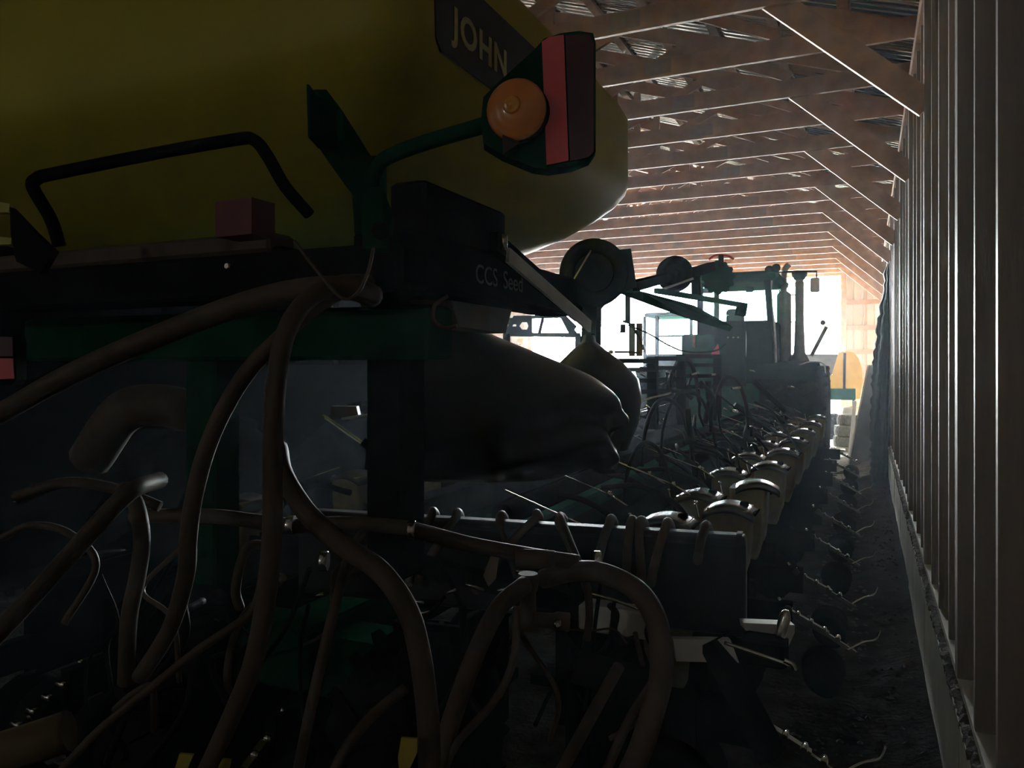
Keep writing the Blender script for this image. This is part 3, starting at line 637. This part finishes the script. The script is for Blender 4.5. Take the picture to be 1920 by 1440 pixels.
# ---- row marker arm with discs folded over the wing
def disc(u, v, rpx, d, name, m, hub, plate=False):
    r = rpx * d / F; o = P(u, v, d); ax = V(S, -C, 0)
    dk = MB().lathe([(r * .98, -.05), (r, -.03), (r, .03), (r * .97, .05), (r * .62, .06), (r * .58, .03)], o, ax, 36).build(name, M[m], PL)
    MB().lathe([(r * .58, .028), (r * .55, .045), (r * .3, .05), (r * .16, .075), (r * .14, .10), (.001, .10)], o, ax, 28).build('hub', M[hub], dk)
    return dk
disc(1113, 512, 64, 4.9, 'gauge_tire', 'rubber', 'dark')
MB().prism([P(u, v, 5.05) for u, v in ((1120, 452), (1162, 468), (1183, 466), (1194, 538), (1168, 548), (1150, 552), (1128, 580), (1100, 585), (1070, 560))], V(-S, C, 0) * .06).build('fold_bracket', M['dark'], PL)
MB().bar(P(1110, 560, 4.95), P(1108, 668, 4.95), .10, .10, (1, 0, 0)).build('fold_post', M['dark'], PL)
MB().tube([P(1108, 470, 4.7), P(1090, 500, 4.65), P(1070, 535, 4.6)], .007, 6).build('bright_rod', M['steel'], PL)
MB().prism([P(1155, 548, 5.2), P(1200, 545, 5.2), P(1300, 572, 7.4), P(1372, 612, 9.0), P(1366, 621, 9.0), P(1290, 598, 7.4), P(1200, 565, 5.2)], V(0, .08, 0)).build('marker_arm', M['green'], PL, label='long tapered marker arm')
MB().bar(P(1230, 545, 7.6), P(1392, 572, 8.6), .06, .05).build('marker_link', M['green'], PL)
MB().bar(P(1392, 568, 8.6), P(1388, 592, 8.6), .10, .10).build('link_end', M['green'], PL)
MB().bar(P(1175, 540, 6.0), P(1250, 520, 7.6), .10, .08).build('marker_brace', M['dark'], PL)
disc(1265, 514, 34, 8.0, 'marker_wheel', 'rubber', 'dark')
MB().tube([P(1240, 543, 7.9), P(1300, 522, 7.9)], .012, 6).build('bright_rod', M['galv'], PL)
MB().bar(P(1295, 512, 8.1), P(1335, 500, 8.3), .08, .10).build('wheel_arm', M['dark'], PL)
MB().bar(P(1303, 505, 8.2), P(1306, 560, 8.2), .10, .08, (1, 0, 0)).build('wheel_upright', M['dark'], PL)
r = 32 * 8.4 / F; o_ = P(1347, 520, 8.4); tb_ = MB(); ring = []
nrm = V(S, -C, 0); ex = V(C, S, 0); po = []
for k in range(48):
    a = 2 * math.pi * k / 48; rr_ = r * (1.0 if (k % 4) < 2 else .88); po.append(o_ + ex * math.cos(a) * rr_ + V(0, 0, math.sin(a) * rr_))
tb_.prism(po, nrm * -.05).build('notched_wheel', M['green'], PL, label='green wheel with notched rim')
MB().tube([P(1329, 487, 8.4), P(1340, 479, 8.4), P(1352, 478, 8.4), P(1366, 480, 8.4), P(1376, 486, 8.4)], .012, 6).build('red_handle', M['redp'], PL)
MB().bar(P(1352, 478, 8.4), P(1352, 500, 8.4), .04, .05, (1, 0, 0)).build('handle_stem', M['dark'], PL)
# pole with small plate and hose ends seen against the doorway
MB().bar(P(1177, 552, 6.6), P(1177, 606, 6.6), .036, .04, (1, 0, 0)).build('thin_pole', M['dark'], PL)
MB().prism([P(u, v, 6.6) for u, v in ((1164, 608), (1173, 608), (1173, 624), (1163, 624))], V(-S, C, 0) * .02).build('hanging_plate', M['dark'], PL)
hose([(1168, 602, 6.6), (1182, 608, 6.6), (1195, 628, 6.6), (1207, 656, 6.6)], 2.4, 'curved_line', 'hose', seg=7)
hose([(1178, 610, 6.6), (1215, 625, 6.7), (1255, 648, 6.8), (1290, 660, 6.9), (1340, 658, 7.0), (1360, 645, 7.0)], 1.6, 'curved_line', 'cable', seg=7)
for u, wd in ((1185, 8), (1199, 9)): MB().bar(P(u, 606, 6.8), P(u, 668, 6.8), wd * 6.8 / F, .05, (1, 0, 0)).build('upright_stub', M['exh'], PL)
y_ = hose([(1200, 662, 6.2), (1175, 660, 6.2), (1152, 660, 6.2)], 2.2, 'yellow_tip_hose', 'hose', seg=7)
MB().lathe([(.012, 0), (.016, .01), (.016, .03), (.010, .04)], P(1150, 660, 6.2), V(-C, -S, 0), 10).build('yellow_cap', M['tagy'], y_)
# rear post below the bag neck
MB().bar(P(1104, 625, 4.6), P(1100, 660, 4.6), .06, .06, (1, 0, 0)).build('fold_post', M['dark'], PL)

# bright cylinder rod and pale bracket under the tank
MB().tube([P(606, 780, 3.3), P(650, 812, 3.25), P(692, 840, 3.2)], .010, 8).build('cylinder_rod', M['steel'], PL, label='bright hydraulic cylinder rod')
MB().tube([P(680, 828, 3.2), P(694, 842, 3.2), P(692, 880, 3.2)], .02, 8).build('rod_clevis', M['dark'], PL)
MB().prism([P(u, v, 3.4) for u, v in ((620, 762), (668, 762), (672, 780), (620, 788))], V(-S, C, 0) * .06).build('pale_bracket', M['hose'], PL)
MB().tube([P(640, 786, 3.35), P(720, 774, 3.4), P(800, 763, 3.45)], .007, 6).build('cylinder_rod', M['galv'], PL)
# ---- black plastic tarps bundled onto the frame
def lump(name, paths, label, parent=None):
    m = MB()
    for pts, rf in paths:
        m.tube([P(*p) for p in pts], rf, 20, 8)
    return m.build(name, M['tarp'], parent, label=label, cat='tarp', group='black tarps on the planter')
def surf(name, top, bot, seg, label):
    """draped sheet: cross sections between a crest line and a hem line, bulging towards the viewer"""
    m = MB(); rings = []
    T = catmull([P(*p) for p in top], 5); Bq = catmull([P(*p) for p in bot], 5); n = len(T)
    for i in range(n):
        a, b = T[i], Bq[i]; ring = []
        for k in range(seg + 1):
            t = k / seg; p = a.lerp(b, t); bulge = math.sin(math.pi * min(1, t * 1.02)) ** .7 * .22
            fold = .035 * math.sin(9.5 * t + 1.1 * math.sin(i * .35)) * (.3 + i / n) + .012 * math.sin(17 * t + i * .5)
            ring.append(p + n_l * (bulge + fold) + V(C, S, 0) * (fold * .5 + (i / n) ** 3 * .045 * abs(math.sin(math.pi * t * 2.3))))
        back = [b + V(-S, C, 0) * .35, a + V(-S, C, 0) * .35]
        rings.append(ring + back)
    m.loft(rings, True, True, True)
    return m.build(name, M['tarp'], None, label=label, cat='tarp', group='black tarps on the planter')
surf('tarp_bundle', [(820, 610, 2.75), (870, 612, 2.8), (945, 634, 2.95), (1030, 670, 3.1), (1100, 702, 3.25), (1132, 726, 3.35), (1140, 742, 3.4)],
     [(740, 900, 3.0), (830, 905, 3.05), (930, 905, 3.1), (1030, 895, 3.2), (1100, 880, 3.3), (1126, 890, 3.35), (1132, 884, 3.4)], 30, 'large black plastic tarp bundle sagging over the planter frame')
m = MB(); rings = []
axis = [(1104, 628, .030), (1104, 640, .035), (1103, 655, .085), (1106, 680, .17), (1110, 710, .235), (1112, 745, .25), (1112, 790, .24), (1108, 840, .20)]
for i, (u, v, r_) in enumerate(axis):
    o_ = P(u, v, 4.1); rings.append([o_ + (ex * math.cos(a) + V(-S, C, 0) * math.sin(a)) * r_ * (1 + .05 * math.sin(5 * a + i * .7)) for a in [2 * math.pi * k / 28 for k in range(28)]])
rings = [[Vector(q) for q in r_] for r_ in rings]
m.loft(list(reversed(rings)), True, True, True).build('seed_bag', M['tarp'], None, label='round black bag tied at its neck behind the tarp bundle', cat='bag')

# ================================================================= THE TRACTOR
TR = thing('tractor', (-2.4, 16, 0), 'large articulated tractor with glass cab and twin stacks facing the open door', 'tractor')
yr = 15.0                                   # rear plane of the cab
def pq(u, v, Y=yr): return PY(u, v, Y)
x0, x1 = pq(1306, 600).x, pq(1452, 600).x; zr = pq(1400, 512).z; zw = pq(1400, 601).z; zf = 1.75; yf = yr + 1.9
MB().bbox(x0 - .05, x1 + .08, yr - .12, yf + .1, zr - .16, zr + .02, .05).build('cab_roof', M['green'], TR, label='green cab roof')
MB().bbox(x0, x1, yr, yf, zf, zw, .04).build('cab_body', M['dark'], TR)
for (x, y, wd) in ((x0 + .06, yr + .05, .12), (x1 - .13, yr + .05, .26), (x0 + .06, yf - .05, .10), (x1 - .06, yf - .05, .10)):
    MB().bar((x + (.06 if x > -2.3 else 0), y, zw - .05), (x, y, zr - .1), wd, .10, (1, 0, 0)).build('cab_pillar', M['dark'], TR)
MB().box(x0 + .1, x1 - .2, yr + .02, yr + .03, zw, zr - .14).build('rear_window', M['tg'], TR, label='green tinted rear glass')
MB().box(x0 + .1, x1 - .1, yf - .03, yf - .02, zw, zr - .14).build('windshield', M['tg'], TR, label='green tinted windshield')
MB().box(x1 - .03, x1 - .02, yr + .15, yf - .1, zw, zr - .14).build('side_window', M['tg'], TR)
MB().box(x0 + .02, x0 + .03, yr + .15, yf - .1, zw, zr - .14).build('side_window', M['tg'], TR)
# seat and monitor inside, seen as dark blobs
MB().bbox(-2.55, -2.2, yr + .7, yr + .85, zw - .1, zw + .28, .05).build('driver_seat', M['dark'], TR)
q = pq(1323, 545, yr + .3); MB().bbox(q.x - .09, q.x + .09, q.y, q.y + .05, q.z - .05, q.z + .05, .01).build('monitor', M['dark'], TR)
q = pq(1405, 543, yr + .3); MB().bbox(q.x - .07, q.x + .07, q.y, q.y + .05, q.z - .05, q.z + .05, .01).build('monitor', M['dark'], TR)
for u, v in ((1443, 506), (1456, 503)):
    q = pq(u, v); MB().lathe([(.05, 0), (.075, .03), (.075, .09), (.06, .10)], q, (0, -1, 0), 14).build('work_light', M['dark'], TR)
MB().tube([pq(1447, 520), pq(1445, 560), pq(1452, 610), pq(1455, 680)], .02, 8).build('grab_rail', M['galv'], TR)
MB().tube([pq(1396, 607, yr - .1), pq(1398, 640, yr - .1), pq(1396, 690, yr - .1)], .016, 8).build('grab_rail', M['galv'], TR)
MB().tube([pq(1347, 622, yr - .2), pq(1348, 650, yr - .2), pq(1346, 690, yr - .2)], .014, 8).build('grab_rail', M['galv'], TR)
# rear body, remotes, red panel, toolbox
MB().bbox(pq(1285, 640).x, pq(1345, 640).x, yr - .35, yr, 1.5, pq(1300, 628).z, .03).build('hydraulic_tank', M['green'], TR)
MB().bbox(pq(1345, 640).x, pq(1400, 640).x, yr - .3, yr, 1.5, pq(1370, 604).z, .03).build('remote_block', M['dark'], TR)
MB().prism([pq(1330, 668, yr - .38), pq(1346, 645, yr - .38), pq(1350, 672, yr - .38)], (0, .03, 0)).build('warning_triangle', M['redp'], TR, label='red warning panel')
q = pq(1302, 640, yr - .38); MB().bbox(q.x - .03, q.x + .03, q.y - .03, q.y, q.z - .12, q.z + .12, .01).build('tag_plate', M['pallet'], TR)
for i, (u, v) in enumerate(((1365, 592), (1372, 612), (1366, 633), (1376, 633), (1385, 633))):
    q = pq(u, v, yr - .33); MB().lathe([(.02, 0), (.025, .03), (.015, .08)], q, (0, -1, 0), 10).build('coupler', M['steel'], TR)
# right rear fender, dual tires, hub
me_big = tire_mesh(1.02, .50, 'tractor_tire', M['rubber'], 22, .04, 48)
me_hub = MB().lathe([(.52, -.2), (.53, -.1), (.3, -.05), (.22, .1), (.001, .1)], (0, 0, 0), (1, 0, 0), 24).mesh('wheel_rim', M['ply'])
for x in (-1.03, -1.60, -3.3, -3.9):
    for y in (15.3, 18.9):
        t_ = link('tractor_tire', me_big, TR, (x, y, 1.03)); link('wheel_rim', me_hub, t_, (.05, 0, 0), local=True)
fn = MB(); rg2 = []
for k in range(9):
    a = R(15 + 15 * k); rg2.append([V(x, 15.3 + math.cos(a) * rr_, 1.03 + math.sin(a) * rr_) for x, rr_ in ((-1.86, 1.10), (-.80, 1.10), (-.80, 1.14), (-1.86, 1.14))])
fn.loft(rg2, True, True); fn.build('fender', M['dark'], TR)
MB().bbox(-3.0, -1.75, 14.3, 19.8, .75, 1.7, .05).build('chassis', M['green'], TR)
MB().bbox(-2.95, -1.75, 17.0, 20.2, 1.6, pq(1480, 672, 17).z, .12).build('hood', M['green'], TR)
# muffler, intake stack, mirror, side lever
mq = pq(1470, 600, 16.2); zt = lambda v, Y=16.2, u=1470: PY(u, v, Y).z
MB().lathe([(.14, zt(690) - mq.z), (.14, zt(553) - mq.z), (.11, zt(549) - mq.z), (.06, zt(546) - mq.z), (.055, zt(528) - mq.z)], mq, (0, 0, 1), 20).build('muffler', M['exh'], TR, label='grey exhaust muffler')
MB().tube([V(mq.x, mq.y, zt(530)), V(mq.x, mq.y, zt(514)), V(mq.x + .03, mq.y, zt(503)), V(mq.x + .10, mq.y, zt(496))], .058, 14).build('exhaust_tip', M['exh'], TR)
iq = pq(1499, 600, 16.2)
MB().lathe([(.20, zt(680) - iq.z), (.11, zt(660) - iq.z), (.085, zt(600) - iq.z), (.085, zt(540) - iq.z), (.09, zt(530) - iq.z)], iq, (0, 0, 1), 20).build('intake_stack', M['exh'], TR, label='grey air intake stack')
MB().lathe([(.10, zt(526) - iq.z), (.12, zt(522) - iq.z), (.145, zt(516) - iq.z), (.145, zt(512) - iq.z), (.05, zt(509) - iq.z)], iq, (0, 0, 1), 20).build('intake_cap', M['dark'], TR)
MB().lathe([(.075, zt(530) - iq.z), (.075, zt(524) - iq.z)], iq, (0, 0, 1), 16).build('intake_neck', M['exh'], TR)
MB().bar(pq(1478, 553, 16.2), pq(1494, 553, 16.2), .03, .03).build('stack_clamp', M['exh'], TR); MB().bar(pq(1478, 604, 16.2), pq(1494, 604, 16.2), .03, .03).build('stack_clamp', M['exh'], TR)
q = pq(1528, 534, 15.6); mi = MB().bbox(q.x - .085, q.x + .085, q.y, q.y + .05, q.z - .14, q.z + .14, .03).build('mirror', M['galv'], TR, label='grey side mirror')
MB().tube([pq(1453, 510, 15.6), pq(1500, 509, 15.6), pq(1531, 509, 15.6), pq(1531, 522, 15.6)], .018, 6, curve=False).build('mirror_arm', M['dark'], mi)
MB().bar(pq(1521, 668, 15.3), pq(1550, 612, 15.3), .07, .07).build('marker_stalk', M['exh'], TR)
MB().lathe([(.01, -.03), (.05, -.02), (.05, .02), (.01, .03)], pq(1543, 605, 15.3), (0, -1, 0), 14).build('stalk_lamp', M['exh'], TR)
MB().tube([pq(1543, 607, 15.3), pq(1549, 613, 15.3)], .008, 6).build('stalk_tip', M['exh'], TR)
MB().tube([pq(1500, 684, 14.5), pq(1522, 678, 14.3), pq(1544, 682, 14.3), pq(1548, 700, 14.3)], .012, 8).build('fender_rail', M['galv'], TR)

# ================================================================= SMALLER MACHINES SEEN IN THE DOORWAY
UT = thing('utility_tractor', (-6.2, 20, 0), 'small tractor with green tinted cab glass seen under the marker arm', 'tractor')
yu = 21.3
a, b_ = PY(1208, 600, yu), PY(1300, 600, yu); zt_, zm, zb_ = a.z, PY(1250, 629, yu).z, PY(1250, 664, yu).z
for u, wd in ((1209, .10), (1232, .16), (1296, .10)):
    q = PY(u, 620, yu); MB().bar((q.x, yu, zb_ - .5), (q.x, yu, zt_ + .1), wd, .08, (1, 0, 0)).build('cab_pillar', M['dark'], UT)
MB().bbox(a.x, b_.x, yu - .05, yu + 1.5, zt_ + .08, zt_ + .2, .04).build('cab_roof', M['green'], UT)
MB().box(PY(1236, 620, yu).x, b_.x, yu, yu + .01, zm, zt_ + .08).build('cab_glass', M['tg'], UT, label='green tinted upper glass')
MB().box(PY(1236, 620, yu).x, b_.x, yu, yu + .01, zb_, zm - .04).build('cab_glass', M['tg'], UT)
MB().bar((PY(1236, 620, yu).x, yu, zm - .02), (b_.x, yu, zm - .02), .04, .05).build('glass_rail', M['dark'], UT)
MB().bbox(a.x, b_.x, yu, yu + 1.6, .9, zb_, .05).build('cab_body', M['dark'], UT)
for x in (a.x, b_.x):
    for y in (yu + .3, yu + 2.4): link('tire', tire_mesh(.62, .32, 'tire', M['rubber'], 18, .03, 32), UT, (x, y, .62))
MB().bbox(a.x + .25, b_.x - .2, yu + 1.6, yu + 3.0, .7, 1.6, .08).build('hood', M['green'], UT)
# black frame with hexagonal cut-outs on the far side of the planter
CF = thing('header_frame', (-4.3, 9.9, 0), 'black steel frame with hexagonal cutouts in front of the doorway', 'frame')
dd = 11.0; K = lambda u, v: P(u, v, dd); tk = V(-S, C, 0) * .05
MB().prism([K(944, 626), K(963, 592), K(970, 592), K(1060, 590), K(1082, 612), (K(1078, 618)), K(1056, 596), K(968, 598), K(953, 626)], tk).build('top_rail', M['dark'], CF)
MB().prism([K(944, 622), K(1010, 624), K(1088, 624), K(1090, 633), K(944, 630)], tk).build('lower_rail', M['dark'], CF)
for pts in (((955, 597), (985, 597), (972, 603), (968, 607), (955, 607)), ((953, 611), (968, 611), (972, 616), (968, 626), (950, 626)), ((968, 597), (980, 597), (978, 605), (973, 611), (978, 618), (982, 625), (966, 625), (970, 611)), ((978, 597), (992, 597), (997, 604), (978, 604)), ((974, 617), (997, 617), (1000, 626), (974, 626)), ((990, 597), (1003, 597), (996, 611), (1003, 626), (990, 626), (984, 618), (991, 611), (984, 604))):
    pass
# plate built round its openings
for (ua, ub, va, vb) in ((952, 968, 596, 608), (952, 968, 612, 626), (968, 974, 596, 626), (991, 998, 596, 626)):
    MB().prism([K(ua, va), K(ub, va), K(ub, vb), K(ua, vb)], tk).build('cutout_plate', M['dark'], CF)
for sg in (-1, 1):
    MB().prism([K(974, 611), K(979, 611 + 7 * sg), K(988, 611 + 7 * sg), K(991, 611), K(991, 611 + 15 * sg), K(974, 611 + 15 * sg)], tk).build('cutout_plate', M['dark'], CF)
MB().bar(K(1018, 597), K(1011, 626), .03, .04, (1, 0, 0)).build('rail_strut', M['dark'], CF)
MB().prism([K(1050, 594), K(1060, 592), K(1082, 624), K(1066, 624)], tk).build('end_plate', M['dark'], CF)
for x in (K(950, 626), K(1085, 630)): MB().bar((x.x, x.y, 0), (x.x, x.y, x.z), .08, .08, (1, 0, 0)).build('frame_leg', M['dark'], CF)
q = PY(978, 640, 25.2); MB().bbox(q.x - .12, q.x + .12, 25.1, 25.3, q.z - .10, q.z + .12, .02).lathe([(.03, 0), (.03, q.z - .1)], (q.x, 25.2, 0), (0, 0, 1), 10).build('orange_marker', M['orangeb'], None, label='orange marker box on a post beside the far door jamb', cat='marker')
# yellow implement with green beam beside the door
YI = thing('grain_drill', (-.9, 22.6, 0), 'yellow box implement with green beam standing by the door corner', 'implement')
yy_ = 22.2; G = lambda u, v: PY(u, v, yy_)
MB().prism([G(1470, 664), G(1570, 664), G(1560, 700), G(1557, 706), G(1470, 704)], (0, .5, 0)).build('grey_hood', M['exh'], YI)
MB().prism([G(1545, 703), G(1560, 703), G(1572, 660), G(1583, 660), G(1583, 729), G(1545, 729)], (0, .4, 0)).build('yellow_panel', M['ply'], YI)
MB().prism([G(1585, 729), G(1585, 658), G(1600, 660), (G(1610, 672)), G(1616, 690), G(1618, 715), G(1612, 748), G(1605, 748), G(1605, 729)], (0, .4, 0)).build('yellow_panel', M['ply'], YI)
MB().bar(G(1584, 662), G(1583, 730), .05, .06, (1, 0, 0)).build('dark_post', M['dark'], YI)
MB().prism([G(1530, 728), G(1604, 728), G(1604, 750), G(1530, 750)], (0, .3, 0)).build('green_beam', M['green'], YI)
link('tire', tire_mesh(.36, .22, 'tire', M['rubber'], 16, .02, 28), YI, (G(1540, 770).x - .2, yy_ + .4, .36)); link('tire', tire_mesh(.36, .22, 'tire', M['rubber'], 16, .02, 28), YI, (G(1560, 770).x, yy_ + 1.2, .36))
for u in (1535, 1600):
    q = G(u, 745); MB().bar((q.x, yy_ + .2, .0), (q.x, yy_ + .2, q.z), .05, .05, (1, 0, 0)).build('stand_leg', M['dark'], YI)

# ================================================================= ALONG THE RIGHT WALL
# pallet with a stack of used tires
yp = 20.4; pc = PY(1588, 800, yp)
pt = thing('pallet', (pc.x, yp, 0), 'wooden pallet under the stack of dusty tires', 'pallet')
for k in range(5): MB().box(pc.x - .36, pc.x + .36, yp - .34 + k * .15, yp - .24 + k * .15, .09, .11).build('deck_board', M['pallet'], pt)
for k in range(3): MB().box(pc.x - .36 + k * .33, pc.x - .30 + k * .33, yp - .35, yp + .36, .0, .09).build('stringer', M['pallet'], pt)
for k, (nm, lab) in enumerate((('lowest', 0), ('middle', 0), ('topmost', 0))):
    r = .30 if k < 2 else .26; me = tire_mesh(r, .24, 'tire', M['tirey'], 20, .012, 32)
    link('tire', me, None, (pc.x + .02 * k, yp, .11 + .13 + .262 * k), (0, R(90), .3 * k), f'{nm} dusty tire of the small stack on the pallet', 'tire', 'stacked tires')
q = V(pc.x + .03, yp, .91); MB().lathe([(.13, 0), (.15, .02), (.15, .14), (.12, .16), (.05, .17)], q, (0, 0, 1), 18).build('bucket', M['panele'], None, label='small pale bucket sitting on top of the tire stack', cat='bucket')
# leaning sheets: dark faces towards the viewer, white strips painting the door light onto their left edges
def leaning(pix, Y, th, label, cat, face='panelw'):
    pts = [PY(u, v, Y) for u, v in pix]
    o = MB().prism(pts, V(0, th, 0)).build('leaning_sheet', M[face], None, label=label, cat=cat, group='sheets leaning by the wall')
    a, b = pts[0], pts[1]; off = V(-.028, 0, 0)
    MB().prism([a + off, a + V(-.002, 0, 0), b + V(-.002, 0, 0), b + off], V(0, th, 0)).build('lit_edge_strip', M['panele'], o)
leaning([(1592, 871), (1629, 684), (1640, 684), (1652, 871)], 17.6, .10, 'wide dark sheet with painted door-lit edge leaning beside the hanging tarp', 'sheet')
leaning([(1592, 859), (1602, 752), (1606, 752), (1600, 859)], 19.0, .06, 'narrow pale board leaning in front of the stacked tires', 'board', 'panele')
# ragged black tarp hanging on the wall
m = MB(); rg3 = []; rnd = random.Random(11); Zt, nz_ = 3.92, 60
prof = [(-.02, .06), (1.17, .07), (1.75, .09), (2.14, .11), (2.52, .15), (2.81, .17), (3.05, .21), (3.3, .26), (3.68, .28), (3.95, .32)]
def px_(z):
    for (a, b), (c, d) in zip(prof, prof[1:]):
        if a <= z <= c: return b + (d - b) * (z - a) / (c - a)
    return prof[-1][1]
for i in range(nz_ + 1):
    z = -.01 + Zt * i / nz_; r_ = []; xo = px_(z) + rnd.uniform(-.03, .02)
    for k in range(16):                     # face towards the viewer, folded
        t = k / 15; x = .365 - (.365 - xo) * t; r_.append(V(x, 15.0 + .05 * math.sin(13 * t + z * 1.6) + .22 * t ** 3 + rnd.uniform(-.008, .008), z + (rnd.uniform(-.06, .04) if i == nz_ else 0)))
    for k in range(1, 9):
        t = k / 8; r_.append(V(min(.365, xo + .02 + .3 * t), 15.24 + 1.3 * t, z))
    r_ += [V(.37, 16.6, z), V(.37, 15.0, z)]
    rg3.append(r_)
m.loft(rg3, True, True, True).build('hanging_tarp', M['tarp2'], None, label='tall ragged black tarp hanging against the stud wall', cat='tarp')
# added unseen grain cart: blocks door light and darkens the view under the tank
GC = thing('blocker_cart', (-6.2, 5.5, 0), 'added black grain cart that blocks door light behind the planter', 'grain cart')
MB().hexa([(-7.0, 2.4, .7), (-5.2, 2.4, .7), (-5.2, 8.2, .7), (-7.0, 8.2, .7)], [(-7.8, .6, 2.1), (-4.6, .6, 2.1), (-4.6, 9.2, 2.1), (-7.8, 9.2, 2.1)]).build('lower_hopper', M['shade_black'], GC)
MB().box(-7.8, -4.6, .6, 9.2, 2.1, 3.2).build('hopper_box', M['shade_black'], GC)
for k in range(8): MB().box(-4.6, -4.54, 2.0 + k * .98, 2.08 + k * .98, 2.1, 3.2).build('side_rib', M['shade_black'], GC)
MB().box(-4.62, -4.5, 0.55, 9.25, 3.2, 3.3).build('top_rail', M['shade_black'], GC)
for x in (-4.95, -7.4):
    for y in (4.6, 6.6): link('cart_tire', tire_mesh(.85, .6, 'cart_tire', M['shade_black'], 20, .04, 36), GC, (x, y, .85))
MB().bbox(-6.3, -6.1, 7.6, 11.0, .8, 1.0, .02).build('tongue', M['shade_black'], GC)
MB().bbox(-7.6, -4.7, 5.5, 5.7, .8, 1.0, .02).build('axle', M['shade_black'], GC)
# added scattering volume in place of veiling lens glare
hz = bpy.data.materials.new('glare_veil_volume'); hz.use_nodes = True; nt = hz.node_tree; nt.nodes.clear()
ou = nt.nodes.new('ShaderNodeOutputMaterial'); vo = nt.nodes.new('ShaderNodeVolumeScatter'); vo.inputs['Density'].default_value = VEIL; vo.inputs['Anisotropy'].default_value = .55
vo.inputs['Color'].default_value = (.76, .88, 1.0, 1); nt.links.new(vo.outputs[0], ou.inputs['Volume'])
if VEIL > 0: MB().box(XL + .01, XW - .04, Y0 + .01, Y1 - .2, .02, EZ - .02).build('glare_veil', hz, None, kind='stuff', label='thin added volume imitating veiling lens glare', cat='haze')
